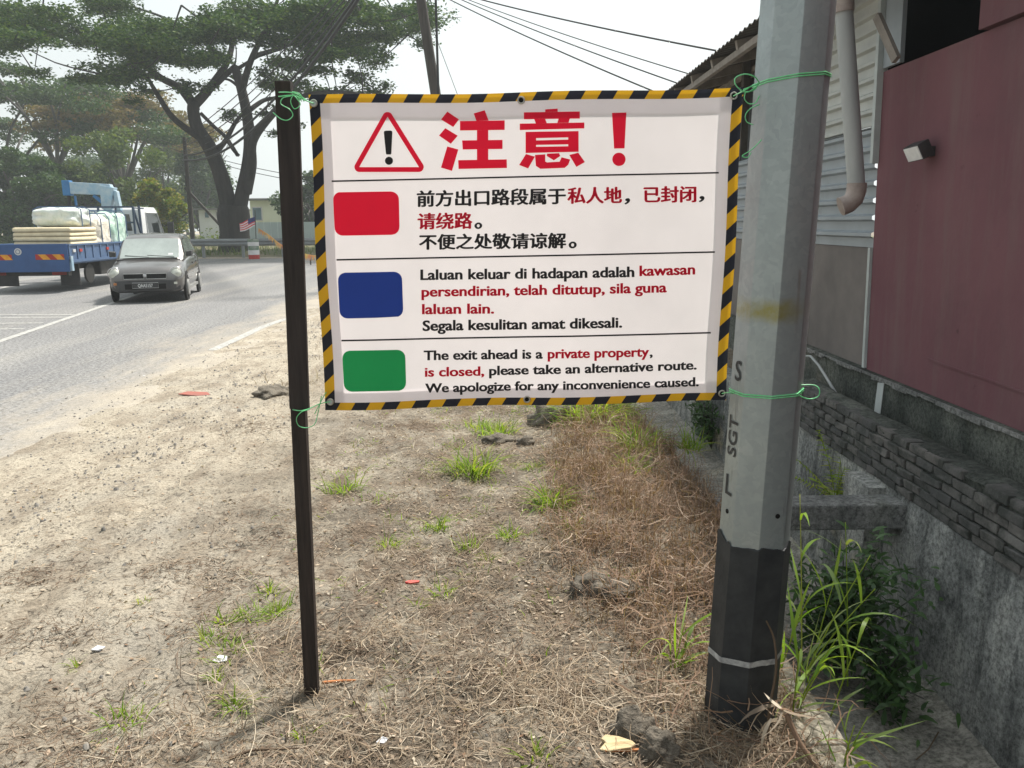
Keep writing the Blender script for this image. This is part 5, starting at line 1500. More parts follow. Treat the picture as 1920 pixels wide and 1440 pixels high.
# ------------------------------------------------------------------ truck
def truck():
    rc = ground_at(128, 533); hd = R(90 + 3)
    # local x forward, y left; rear right corner of the bed at (0, -1.05)
    fwd = Vector((math.cos(hd), math.sin(hd), 0)); left = Vector((-fwd.y, fwd.x, 0))
    Yr = 19.8; corner = at(128, 470, Yr)
    c = Vector((corner.x, corner.y, 0)) + left * 1.05
    root = thing('crane_truck', 'blue flatbed truck with white cab and folded loading crane', 'truck', (c.x, c.y, .004), hd)
    T0 = Matrix.Translation((c.x, c.y, .004)) @ Matrix.Rotation(hd, 4, 'Z')
    W = 1.05; L = 4.3; zb, zt = .78, 1.16
    mb = MB(); mb.box(0.05, L, -W + .03, W - .03, zb - .1, zb); mb.build('bed_floor', M['tblue2'], root)
    mb = MB(); mb.box(-.05, 0.0, -W, W + .35, .50, zt + .02); tg = mb.build('tailgate', M['tblue'], root, bevel=.012)
    for y0 in (-.62, .62):
        mb = MB(); mr = MB()
        mb.box(-.056, -.051, y0 - .34, y0 + .34, .80, .93)
        mb.build('reflector_plate', M['hz_red'], tg)
        for k in range(2):
            ya = y0 + .28 - k * .34
            mr.face([(-.0575, ya, .93), (-.0575, ya - .18, .93), (-.0575, ya - .30, .80), (-.0575, ya - .12, .80)])
        mr.build('reflector_stripe', M['hz_yel'], tg, fix=False)
    mb = MB(); mb.lathe((-.05, .12, 1.0), (-1, 0, 0), [(0, .085), (.006, .085), (.007, 0)], 24); em = mb.build('round_emblem', M['twhite'], tg)
    mb = MB(); mb.tube([(-.059, .12 + .05 * math.cos(a), 1.0 + .05 * math.sin(a)) for a in np.linspace(0, 2*math.pi, 19)[:-1]], .008, 5, closed=True); mb.build('emblem_ring', M['tblue2'], em)
    for s in (-1, 1):
        mb = MB(); mb.box(0.0, L, *sorted((s * (W - .04), s * W)), zb - .02, zt)
        mb.box(-.0, L, *sorted((s * (W - .06), s * (W + .03))), zt - .03, zt + .012)
        mb.box(-.0, L, *sorted((s * (W), s * (W + .025))), zb - .06, zb + .01)
        k = 0.0
        while k < L:
            mb.box(k, k + .06, *sorted((s * W, s * (W + .022))), zb - .02, zt - .03); k += .43
        sp = mb.build('side_panel', M['tblue2'], root)
        for xx, m_ in ((.55, 'hz_red'), (2.1, 'hz_red'), (3.6, 'hz_red'), (.2, 'twhite')):
            mb = MB(); mb.box(xx, xx + .13, *sorted((s * (W + .002), s * (W + .028))), .97, 1.04); mb.build('side_reflector', M[m_], sp)
        mb = MB(); mb.box(.0, .1, *sorted((s * (W - .03), s * (W + .05))), .52, zb + .1); mb.build('hinge_bracket', M['craneblue'], root)
    mb = MB(); mb.box(.15, 6.6, -.42, .42, .48, .68); mb.box(.1, .25, -.95, .95, .40, .52); mb.build('chassis', M['chassis'], root)
    mb = MB(); mb.box(1.9, 3.0, -.95, -.6, .32, .68); mb.build('tool_box', M['chassis'], root, bevel=.03)
    mb = MB(); mb.box(2.3, 2.9, .6, .95, .3, .68); mb.build('fuel_tank', M['chassis'], root, bevel=.03)
    for s in (-1, 1):
        mb = MB(); mb.box(.1, .16, *sorted((s * .55, s * .9)), .42, .52); mb.build('tail_lamp', M['redlens'], root)
        wheel(root, 1.15, s * .78, .40, .42, s, 'dustrim'); wheel(root, 5.75, s * .84, .40, .22, s, 'dustrim')
        mb = MB(); mb.box(.55, .58, *sorted((s * .52, s * 1.0)), .12, .66); mb.build('mud_flap', M['bumper'], root)
    # rack behind the cab
    mb = MB()
    for y in (-1.0, -.5, 0, .5, 1.0): mb.bar((L + .02, y, zb), (L + .02, y, 2.15), .05, .05)
    for z in (1.25, 1.7, 2.15): mb.bar((L + .02, -1.0, z), (L + .02, 1.0, z), .045, .05)
    mb.bar((L + .02, -1.0, 2.15), (L + .75, -1.02, .75), .05, .05); mb.bar((L + .45, -1.03, .75), (L + .42, -1.02, 2.2), .05, .05)
    mb.bar((L + .02, -1.0, 2.12), (L + .75, -1.02, 2.12), .04, .04)
    mb.build('head_rack', M['navy'], root)
    # cab
    x0, x1 = L + .85, 7.0
    prof = [(x0, .55), (x1 + .05, .55), (x1 + .08, 1.05), (x1 - .02, 1.25), (x1 - .48, 2.08), (x1 - .65, 2.17), (x0 + .12, 2.17), (x0, 2.08)]
    mb = MB(); mb.loft([[(x, y * (1 - .05 * (z > 1.5)), z) for x, z in prof] for y in (-.92, .92)])
    cab = mb.build('cab', M['twhite'], root, bevel=.04, smooth=True, sharp=40)
    for s in (-1, 1):
        P = [(x0 + .38, s * .928, 1.28), (x1 - .12, s * .928, 1.28), (x1 - .52, s * .885, 2.0), (x0 + .38, s * .885, 2.0)]
        mb = MB(); mb.face(P); dr = mb.build('door_window', M['glass'], cab, fix=False)
        mb = MB(); mb.tube(P, .018, 5, closed=True); mb.build('window_frame', M['twhite'], dr)
        mb = MB(); mb.box(x1 - .15, x1 - .08, *sorted((s * 1.05, s * 1.25)), 1.32, 1.72); mi = mb.build('door_mirror', M['bumper'], cab, bevel=.02)
        mb = MB(); mb.tube([(x1 - .2, s * .9, 1.75), (x1 - .1, s * 1.12, 1.75), (x1 - .1, s * 1.12, 1.3)], .012, 5); mb.build('mirror_arm', M['bumper'], mi)
        mb = MB(); mb.box(x0 + .42, x0 + .55, *sorted((s * .925, s * .94)), 1.12, 1.15); mb.build('door_handle', M['bumper'], cab)
    mb = MB(); mb.face([(x0 - .004, -.6, 1.45), (x0 - .004, .6, 1.45), (x0 - .004, .55, 1.95), (x0 - .004, -.55, 1.95)]); mb.build('rear_window', M['glass'], cab, fix=False)
    mb = MB(); mb.face([(x1 + .0, -.82, 1.30), (x1 + .0, .82, 1.30), (x1 - .44, .75, 2.04), (x1 - .44, -.75, 2.04)]); mb.build('windscreen', M['glass'], cab, fix=False)
    # crane between rack and cab
    kx = L + .42
    mb = MB(); mb.box(kx - .25, kx + .25, -.45, .45, .68, 1.25); mb.build('crane_base', M['tblue'], root, bevel=.02)
    mb = MB(); mb.tube([(kx, -.12, 1.2), (kx, -.12, 2.5)], .13, 12); mb.hexa([(kx - .13, -.24, 2.1), (kx + .13, -.24, 2.1), (kx + .13, .02, 2.1), (kx - .13, .02, 2.1), (kx - .16, -.4, 2.72), (kx + .16, -.4, 2.72), (kx + .16, .0, 2.8), (kx - .16, .0, 2.8)])
    mb.hexa([(kx - .1, -.52, 2.05), (kx + .1, -.52, 2.05), (kx + .1, -.38, 2.05), (kx - .1, -.38, 2.05), (kx - .1, -.46, 2.62), (kx + .1, -.46, 2.62), (kx + .1, -.34, 2.66), (kx - .1, -.34, 2.66)])
    mb.build('crane_column', M['craneblue'], root, bevel=.02)
    mb = MB(); mb.hexa([(kx - .12, -.38, 2.50), (kx + .12, -.38, 2.50), (kx + .1, .95, 2.55), (kx - .1, .95, 2.55), (kx - .12, -.28, 2.82), (kx + .12, -.28, 2.82), (kx + .1, .95, 2.9), (kx - .1, .95, 2.9)])
    bo = mb.build('crane_boom', M['craneblue'], root, bevel=.02)
    mb = MB(); mb.box(kx - .12, kx + .12, .88, 1.1, 2.5, 2.94); mb.bar((kx, .8, 2.5), (kx, .8, 2.2), .06, .06); mb.build('boom_head', M['craneblue2'], bo, bevel=.02)
    mb = MB(); mb.tube([(kx, .98, 2.5), (kx, .98, 2.05)], .05, 8); mb.box(kx - .1, kx + .1, .78, 1.0, 1.85, 2.1); mb.build('hook_block', M['chassis'], bo)
    mb = MB(); mb.bar((kx, -.2, 2.1), (kx, .25, 2.5), .09, .09); mb.build('lift_ram', M['craneblue2'], bo)
    # cargo: things of their own standing on the bed
    def cargo(name, label, cat, x, y, z=zb, group=None):
        p = T0 @ Vector((x, y, z)); return thing(name, label, cat, p, hd, group)
    st = cargo('bag_stack', 'neat stack of flat cream bags at the rear of the truck bed', 'bags', 1.0, -0.32)
    rr = random.Random(5)
    for k in range(7):
        mb = MB(); j = [rr.uniform(-.03, .03) for _ in range(4)]
        mb.hexa([(-.75 + j[0], -.69 + j[1], k * .115), (.75, -.7, k * .115), (.75, .69 + j[2], k * .115), (-.76, .69, k * .115), (-.73, -.68 + j[2], k * .115 + .11), (.75 + j[3], -.68, k * .115 + .11), (.75, .69 + j[1], k * .115 + .11), (-.74 + j[0], .68, k * .115 + .11)])
        mb.build('bag', M['cream'], st, bevel=.045, smooth=True)
    def bundle(name, label, mat, x, y, sx, sy, sz, seed):
        b = cargo(name, label, 'bundle', x, y, group='plastic wrapped bundles on the truck bed')
        bm = bmesh.new(); bmesh.ops.create_cube(bm, size=1); bmesh.ops.subdivide_edges(bm, edges=bm.edges, cuts=9, use_grid_fill=True)
        for v in bm.verts:
            d = v.co.copy(); 
            q = Vector((d.x * 2, d.y * 2, d.z * 2)); rn = (abs(q.x)**4 + abs(q.y)**4 + abs(q.z)**4) ** (1/4)
            q = q / max(rn, .001) * max(abs(q.x), abs(q.y), abs(q.z))
            k = 1 + .15 * mnoise.noise(d * 4 + Vector((seed, 0, 0))) + .06 * mnoise.noise(d * 13 + Vector((seed, 1, 0)))
            v.co = Vector((q.x * sx / 2 * k, q.y * sy / 2 * k, sz / 2 + q.z * sz / 2 * (k if q.z > 0 else 1)))
        me = bpy.data.meshes.new('wrapped_load'); bm.to_mesh(me); bm.free(); link_mesh('wrapped_load', me, M[mat], b, True)
        mb = MB()
        for xx in (-.2, .25):
            pts = [(xx * sx, -sy * .52, .02), (xx * sx, -sy * .52, sz * .9), (xx * sx, -sy * .4, sz * 1.035), (xx * sx, sy * .4, sz * 1.035), (xx * sx, sy * .52, sz * .9), (xx * sx, sy * .52, .02)]
            mb.tube(pts, .015, 5)
        mb.build('strap', M['tblue2'], b)
        return b
    bundle('wrapped_bundle', 'tall green tinted bundle nearest the truck cab', 'wrapg', 3.35, -.6, 1.3, .8, 1.2, 1)
    bundle('wrapped_bundle', 'cream wrapped bundle in the middle of the truck bed', 'wrapc', 2.25, -.6, 1.15, .82, 1.12, 2)
    bundle('wrapped_bundle', 'white plastic bundle on the far left of the truck bed', 'wrap', 2.2, .14, 1.35, .7, 1.2, 3)
    bundle('wrapped_bundle', 'green white bundle far left beside the cab rack', 'wrap', 3.45, .16, 1.1, .72, 1.22, 4)
    b = bundle('wrapped_bundle', 'loose white sheet bundle lying on the cream bags', 'wrap', 1.4, -.32, 1.05, 1.15, .5, 5)
    b.location.z = zb + .80
truck()
# ------------------------------------------------------------------ far side of the junction
def guardrail():
    Y = 40.0
    root = thing('guard_rail', 'long grey steel guard rail along the far side of the bend', 'guard rail', (-8, Y, 0))
    pr = [(0, .52), (-.03, .56), (-.06, .60), (-.06, .64), (-.02, .68), (-.02, .72), (-.06, .76), (-.06, .80), (-.03, .84), (0, .88)]
    mb = MB(); path = [(-20, 41.2), (-15.5, 40.2), (-8, 40), (0, 40.6), (12, 42)]
    mb.loft([[(x, y + dy * 1.4, z + .06) for dy, z in pr] for x, y in path], caps=False, closed=False)
    mb.build('rail_beam', M['railm'], root, off=(-8, Y, 0))
    for x in np.arange(-19, 11, 2.0):
        y = float(np.interp(x, [p[0] for p in path], [p[1] for p in path]))
        mb = MB(); mb.box(x - .06, x + .06, y + .02, y + .15, 0, .92); mb.build('rail_post', M['railm'], root, off=(-8, Y, 0))
guardrail()
# grassy rise behind the rail
mb = MB(); rows = []
for x in np.linspace(-60, 30, 60):
    rows.append([(x, 42.0 + .6 * n3(x * .2, 0), -.05), (x, 44.5, .25 + .2 * n3(x * .3, 3)), (x, 50, .4 + .25 * n3(x * .2, 5)), (x, 70, .3), (x, 120, .2)])
mb.loft(rows, caps=False, closed=False)
M['bank'] = simple('rough_bank_grass', (0.09, 0.11, 0.04), (0.2, 0.17, 0.11), .7, 0.95, bmp=1, bdist=.2, bscale=3)
tag(mb.build('bank', M['bank'], smooth=True), 'low rough grassy bank behind the guard rail', 'bank', kind='structure')
rr = np.random.default_rng(50); n = 7000
bx = rr.uniform(-50, 15, n); by = 42.3 + rr.random(n) ** 1.5 * 10; bz = np.full(n, .05)
V, Fa = ribbons(np.stack([bx, by, bz], 1), rr.uniform(.3, .75, n), rr.uniform(.03, .07, n), rr.uniform(0, 6.28, n), rr.normal(1.2, .25, n), rr.normal(-.6, .4, n), rr.normal(0, .3, n), 3, rr, .1)
nb = NB(); nb.add(V, Fa); tag(nb.build('bank_grass', M['leaf_c']), 'rough grass growing behind the guard rail', 'grass', kind='stuff')
# painted drum with flag and bunting
d0 = ground_at(475, 474); d0.y = 38.6; d0.x = at(475, 460, 38.6).x; d0.z = 0
drum = thing('painted_drum', 'striped green red and white drum standing before the guard rail', 'drum', d0)
for k, (z0, z1, m_) in enumerate(((0, .2, 'redlens'), (.2, .42, 'fwhite'), (.42, .62, 'greenpaint'), (.62, .8, 'fwhite'), (.8, .95, 'greenpaint'))):
    mb = MB(); mb.lathe((0, 0, z0), (0, 0, 1), [(0, .26), (z1 - z0 - .002, .26)], 20); mb.build('painted_band', M[m_], drum)
flag = thing('flag', 'small red and white striped flag with blue corner on a thin staff', 'flag', d0 + Vector((.15, 0, .95)))
mb = MB(); mb.tube([(0, 0, -.02), (.05, 0, 1.35)], .02, 8); staff = mb.build('flag_staff', M['chassis'], flag)
def flagp(u, v): return (.03 - u * .78, .08 * math.sin(u * 7), 1.02 - v * .42 - u * .28 + .04 * math.sin(u * 6 + v))
for k in range(8):
    mb = MB(); rows = [[flagp(u, (k + j) / 8) for u in np.linspace(.45 if k < 4 else 0, 1, 8)] for j in (0, 1)]
    mb.loft(rows, caps=False, closed=False); mb.build('flag_stripe', M['fred' if k % 2 == 0 else 'fwhite'], staff, fix=False)
mb = MB(); mb.loft([[flagp(u, v) for u in np.linspace(0, .45, 6)] for v in np.linspace(0, .5, 4)], caps=False, closed=False); mb.build('flag_canton', M['fblue'], staff, fix=False)
mb = MB()
bp_ = spline([at(484, 428, 38.6), at(505, 441, 37), at(525, 457, 35.5), at(552, 470, 34), at(580, 478, 32.5), at(640, 486, 30)], 9)
mb.tube(bp_, .012, 4)
rr_ = random.Random(6)
for k in range(len(bp_) - 1):
    for s in range(3):
        a = bp_[k].lerp(bp_[k+1], s / 3); b = a + (bp_[k+1] - bp_[k]).normalized() * .16
        mb.face([a, b, (a + b) / 2 + Vector((rr_.uniform(-.08, .08), rr_.uniform(-.1, .1), -.24))])
tag(mb.build('bunting', M['bunting'], fix=False), 'string of orange and yellow pennants running down from the drum', 'bunting')
mb = MB(); mb.tube([at(582, 484, 32.5) * 1.0, Vector((at(582, 484, 32.5).x, 32.5, 0))], .03, 6)
tag(mb.build('bunting_peg', M['chassis']), 'thin dark peg holding the far end of the pennants', 'peg')

# houses
def house(name, label, px0, px1, pyt, Y, depth, wall_m, wins, roof_m='roofgrey', para=False):
    a, b = at(px0, pyt, Y), at(px1, pyt, Y); H_ = a.z
    root = thing(name, label, 'house', ((a.x + b.x) / 2, Y, 0)); off = ((a.x + b.x) / 2, Y, 0)
    mb = MB(); mb.box(a.x, b.x, Y, Y + depth, 0, H_); mb.build('wall', M[wall_m], root, off=off)
    mb = MB()
    mb.box(a.x - .35, b.x + .35, Y - .4, Y + depth + .4, H_ + .002, H_ + .16); mb.build('roof', M[roof_m], root, off=off)
    for (x0, y0, x1, y1) in wins:
        p, q = at(x0, y0, Y - .03), at(x1, y1, Y - .03)
        mb = MB(); mb.box(p.x - .08, q.x + .08, Y - .06, Y - .002, q.z - .08, p.z + .08); wf = mb.build('window', M['fwhite'], root, off=off)
        mb = MB(); mb.box(p.x, q.x, Y - .075, Y - .062, q.z, p.z); mb.build('pane', M['winblue'], wf, off=off)
    return root
house('house', 'pale yellow green flat roofed house behind the guard rail', 468, 640, 376, 66, 9, 'house', [(474, 390, 491, 412), (545, 390, 562, 412), (600, 390, 618, 412)])
house('house', 'pale grey house half hidden by the tree trunk', 372, 428, 394, 72, 8, 'house2', [(384, 398, 392, 408), (406, 398, 418, 408)])
house('house', 'low pale shed far behind the truck at the left', 250, 300, 412, 95, 6, 'house2', [(262, 418, 270, 426), (282, 418, 290, 426)])
a, b = at(456, 417, 58), at(660, 417, 58)
mb = MB()
for k in range(16):
    x = a.x + (b.x - a.x) * k / 16; mb.box(x + .01, a.x + (b.x - a.x) * (k + 1) / 16 - .01, 58, 58.06, .15, a.z)
tag(mb.build('hoarding', M['bluewall']), 'blue grey sheet hoarding in front of the yellow green house', 'fence')

# ------------------------------------------------------------------ poles and cables
up_b = at(826, 470, 22); up_b = Vector((at(852, 470, 22).x, 22, 0)); up_t = at(790, 0, 22)
d = (up_t - at(818, 175, 22)); base = up_t - d * (up_t.z / d.z); top = up_t + d * (2.2 / d.z)
upole = thing('utility_pole', 'dark timber utility pole leaning left behind the banner', 'utility pole', base)
mb = MB(); mb.tube([Vector((0, 0, -.3)), top - base], [.16, .12], 12); mb.build('shaft', M['utility'], upole, smooth=True, sharp=60)
mb = MB(); c = top - base; mb.bar(c + Vector((-.8, 0, -.3)), c + Vector((.8, 0, -.3)), .1, .12); mb.build('cross_arm', M['utility'], upole)
mb = MB(); mb.tube([at(817, 0, 21.7), at(822, 175, 21.7)], .035, 6); mb.tube([at(813, -60, 21.7), at(817, 0, 21.7)], .035, 6)
q = at(822, 175, 21.7); mb.tube([q, Vector((q.x + .15, 21.7, 0))], .035, 6)
tag(mb.build('hanging_cable', M['cable']), 'single black cable hanging straight beside the leaning utility pole', 'cable')
bk = at(345, 257, 50); fp_o = Vector((bk.x, 50, 0))
fpole = thing('utility_pole', 'slim far utility pole with a diagonal strut behind the car', 'utility pole', fp_o)
mb = MB(); mb.tube([Vector((0, 0, -.2)), Vector((0, 0, bk.z))], [.15, .11], 10); mb.build('shaft', M['utility'], fpole, smooth=True, sharp=60)
q1, q2 = at(347, 352, 50), at(420, 430, 50); mb = MB(); mb.bar(q1 - fp_o, q2 - fp_o, .14, .14); mb.build('strut', M['utility'], fpole)
mb = MB(); mb.box(-.12, .12, -.1, .1, bk.z - 2.9, bk.z - 2.3); mb.build('cable_box', M['cable'], fpole)
def cable(a, b, sag, r, label, grp):
    a, b = Vector(a), Vector(b); pts = []
    for k in range(25):
        t = k / 24; p = a.lerp(b, t); p.z -= sag * 4 * t * (1 - t); pts.append(p)
    mb = MB(); mb.tube(pts, r, 5); return tag(mb.build('overhead_cable', M['cable'], smooth=True), label, 'cable', grp)
G1 = 'cables from the leaning pole past the big tree'
ends = [(330, 330), (338, 322), (345, 300), (345, 290), (346, 275), (348, 262)]
labs = ['thick lowest black cable running down left towards the far pole', 'thick cable just above the lowest one towards the far pole', 'middle thin cable of the bundle crossing the big tree', 'thin cable right below the upper pair in the bundle', 'second cable from the top of the bundle to the far pole', 'topmost cable of the bundle reaching the far pole top']
for k in range(6):
    a = at(735 + k * 14, -25 - k * 3, 21.8 - .05 * k); b = at(345, 300 - k * 9, 50)
    # each cable leaves the pole head and dips by its own amount
    m_ = at((556, 572, 586, 600, 612, 630)[k], (190, 186, 186, 186, 184, 176)[k], 33)
    t = (33 - a.y) / (b.y - a.y); s = (a.lerp(b, t).z - m_.z) / (4 * t * (1 - t))
    cable(top + Vector((-.1 + .05 * k, 0, -.55 + .1 * k)), b, max(.2, min(1.6, .5 + .22 * (5 - k))), (.06, .05, .022, .022, .022, .022)[k], labs[k], G1)
G2 = 'cables from the leaning pole over the workshop'
for (x0, y0), (x1, y1), r, lab in (((838, -5), (1242, 165), .014, 'steepest thin cable from the pole to the workshop roof'), ((856, -6), (1290, 150), .012, 'faint second cable sloping to the workshop roof'),
                               ((868, -6), (1300, 128), .010, 'faint third cable sloping to the workshop roof'), ((880, -8), (1365, 86), .016, 'uppermost cable stretching to the right over the workshop')):
    a, b = at(x0, y0, 21.5), at(x1, y1, 13.5)
    cable(a + (a - b) * .06, b + (b - a) * .5, .12, r, lab, G2)
cable(top + Vector((.1, 0, -1.6)), at(872, 215, 23) , .0, .008, 'hair thin stay wire right of the leaning pole', G2)
cable(at(300, 262, 56), at(700, 345, 44), .5, .02, 'thin far cable low behind the big tree', 'far cables behind the big tree')
cable(at(300, 270, 56), at(700, 356, 44), .5, .02, 'lower of the far cables behind the big tree', 'far cables behind the big tree')

# ------------------------------------------------------------------ trees
def limb(mb, pts, r0, r1, n=8):
    P = spline(pts, 6); N_ = len(P)
    mb.tube(P, [r0 + (r1 - r0) * (k / (N_ - 1)) for k in range(N_)], n)
def rain_tree():
    Y = 45.0; rr = np.random.default_rng(77)
    b = at(440, 462, Y); b.z = 0
    root = thing('rain_tree', 'huge dark spreading rain tree with forked trunk behind the guard rail', 'tree', b)
    ms = MB()
    def L(pts, r0, r1, dy=0.0, dys=None):
        out = []
        for i, (x, y) in enumerate(pts):
            out.append(at(x, y, Y + (dys[i] if dys else dy * i)) - b)
        limb(ms, out, r0, r1); return out
    # trunk with flare
    base = [at(440, 470, Y) - b, at(440, 440, Y) - b, at(438, 410, Y) - b, at(438, 385, Y) - b]
    base[0].z = -.2
    ms.tube(spline(base, 5), [1.15, 1.0, .92, .88, .84, .8, .8, .8, .82, .85, .88, .88, .86, .84, .8, .75], 14)
    tips = []
    tips += L([(430, 392), (420, 350), (408, 312), (392, 275), (370, 240), (362, 205), (366, 190)], 0.484, 0.300)[-1:]
    tips += L([(366, 205), (345, 170), (305, 148), (262, 118), (215, 92), (150, 70)], 0.265, 0.075, .8)[-1:]
    tips += L([(360, 195), (330, 160), (280, 142), (235, 146), (185, 138)], 0.218, 0.053, -1.0)[-1:]
    tips += L([(385, 265), (352, 243), (322, 218), (300, 185), (285, 160), (272, 140), (240, 120)], 0.203, 0.060, -.5)[-1:]
    tips += L([(366, 195), (388, 172), (408, 145), (425, 118), (436, 80), (440, 20), (430, -40)], 0.281, 0.075, .6)[-1:]
    tips += L([(425, 120), (400, 95), (360, 60), (300, 30), (240, 10)], 0.156, 0.045, 1.2)[-1:]
    tips += L([(448, 395), (456, 355), (465, 310), (468, 265), (463, 215), (452, 165), (440, 125)], 0.429, 0.225)[-1:]
    tips += L([(455, 165), (468, 120), (488, 75), (510, 30), (530, -30)], 0.203, 0.060, -.8)[-1:]
    tips += L([(462, 360), (472, 310), (474, 265), (500, 226), (532, 196), (570, 180), (620, 172), (680, 176)], 0.312, 0.053, -.7)[-1:]
    tips += L([(470, 205), (495, 188), (525, 180), (560, 150), (600, 120)], 0.140, 0.038, .6)[-1:]
    tips += L([(478, 105), (520, 92), (565, 78), (640, 70), (720, 62), (780, 58)], 0.140, 0.038, .5)[-1:]
    tips += L([(500, 55), (560, 30), (640, 10), (720, -10)], 0.125, 0.038, 1.0)[-1:]
    tips += L([(376, 212), (402, 238), (424, 258), (446, 292)], 0.094, 0.105, .1)
    tips += L([(406, 285), (424, 262), (440, 232), (458, 208)], 0.156, 0.090, .15)
    tips += L([(424, 262), (438, 282), (448, 292)], 0.078, 0.090)
    tips += L([(440, 125), (424, 140), (404, 160)], 0.156, 0.150)
    tips += L([(450, 165), (430, 150), (410, 148)], 0.094, 0.038)[-1:]
    tips += L([(444, 130), (480, 108), (500, 100)], 0.109, 0.045)[-1:]
    tips += L([(436, 85), (400, 60), (380, 40), (340, 10)], 0.109, 0.038, -1)[-1:]
    # crown: flat layered pads of small leaves on short twigs
    nb = NB()
    pads = []
    def pad(px_, py_, dy, rx, rz, n_): pads.append((at(px_, py_, Y + dy) - b, rx, rz, n_))
    # visible underside, from left to right
    spec = [(10, 60, 2), (40, 95, 1.7), (80, 125, 1.5), (120, 110, 2), (150, 138, 1.4), (190, 120, 2), (215, 150, 1.3), (250, 128, 1.6), (60, 60, 2.4), (130, 70, 2.4), (200, 80, 2.4), (270, 90, 2.2), (20, 20, 2.4), (100, 25, 2.6), (180, 30, 2.6),
            (260, 45, 2.6), (330, 60, 2.4), (310, 105, 1.8), (350, 95, 1.7), (390, 100, 1.7), (340, 20, 2.6), (410, 30, 2.4), (400, 70, 1.8), (430, 55, 1.8), (230, 175, .9), (260, 165, 1.0), (200, 165, .8), (380, 130, 1.1), (350, 150, .9),
            (480, 30, 2.4), (540, 20, 2.4), (610, 15, 2.2), (680, 15, 2.0), (740, 25, 1.8), (520, 75, 1.8), (580, 65, 2.0), (640, 50, 1.9), (700, 55, 1.6), (560, 110, 1.3), (620, 100, 1.5), (670, 100, 1.3), (715, 115, .8), (690, 90, 1.2),
            (790, 45, 1.3), (830, 48, .9), (760, 55, 1.2), (770, 20, 1.3), (535, 145, 1.0), (560, 140, 1.1), (590, 150, 1.2), (620, 160, 1.2), (660, 172, 1.1), (700, 172, 1.0), (735, 170, .6), (500, 145, .9), (475, 160, .8), (460, 130, .9),
            (395, 180, .7), (415, 200, .6), (375, 160, .8), (250, 185, .7), (440, 235, .4), (415, 225, .5), (500, 130, 1.0), (520, 240, .5), (570, 225, .4), (300, 140, 1.0), (-40, 80, 2), (-60, 30, 2.4), (505, 190, .6), (545, 175, .8), (560, 168, 1.1), (600, 176, 1.1), (640, 184, 1.0), (690, 178, .9), (650, 140, 1.2), (600, 132, 1.2), (545, 122, 1.1), (520, 158, .9), (670, 160, 1.0), (630, 120, 1.1), (580, 95, 1.3), (700, 85, 1.2), (650, 78, 1.3)]
    for (x, y, r) in spec:
        for k in range(3 if r > 1.2 else 1):
            pad(x + rr.normal(0, 16), y + rr.normal(0, 12), rr.uniform(-6, 6) if r > 1 else rr.uniform(-2, 2), r * rr.uniform(.55, .95), r * .15 + .08, int(250 * r * r + 90))
    # the wide upper dome, mostly above the view
    for k in range(32):
        a = rr.uniform(0, 6.28); q = math.sqrt(rr.random()) * 14
        x, y = q * math.cos(a) * 1.15, q * math.sin(a) * .8
        z = 18.6 - (q / 14) ** 2 * 4.0 + rr.normal(0, .6)
        pads.append((Vector((x, y, z)), 2.2, .6, 600))
    pads.sort(key=lambda p: min((Vector(t) - p[0]).length for t in tips))
    nodes_ = list(tips)
    for c, rx, rz, n_ in pads:
        if n3(c.x * .45, c.z * .8, c.y * .3) > .17 and c.x < 2: continue
        u = rr.normal(0, 1, (n_, 3)); u /= np.linalg.norm(u, axis=1)[:, None]; u *= (rr.random(n_) ** .45)[:, None]
        P = np.array(c)[None] + u * np.array([rx, rx, rz])[None]
        P[:, 2] -= .12 * ((u[:, 0] ** 2 + u[:, 1] ** 2)) * rx
        # leaves gather on sprays
        ns = max(4, n_ // 22); cen = P[rr.integers(0, n_, ns)]; pick = rr.integers(0, ns, n_); g = rr.random(n_) < .85
        P[g] = cen[pick[g]] + rr.normal(0, .21, (g.sum(), 3)) * np.array([1, 1, .5])
        V, Fa = leaf_quads(P, .19, rr, .7, .6); nb.add(V, Fa)
        near_t = min(nodes_, key=lambda t: (Vector(t) - c).length)
        e = c + Vector((rr.normal(0, rx * .3), 0, -rz * .2)); mid = Vector(near_t).lerp(e, .5) + Vector((rr.normal(0, .15), 0, -.06 * (Vector(near_t) - e).length))
        nodes_.append(e)
        ms.tube(spline([near_t, mid, e], 3), [.05 - .006 * i for i in range(7)], 5)
        for s in range(3 if rx > 1 else 1):
            e2 = c + Vector((rr.normal(0, rx * .55), rr.normal(0, rx * .5), rr.normal(0, rz * .3)))
            ms.tube([e, e.lerp(e2, .5) + Vector((0, 0, -.08)), e2], [.035, .025, .012], 4)
    ms.build('trunk', M['bark'], root, smooth=True)
    nb.build('crown', M['leaf_rain'], root)
rain_tree()

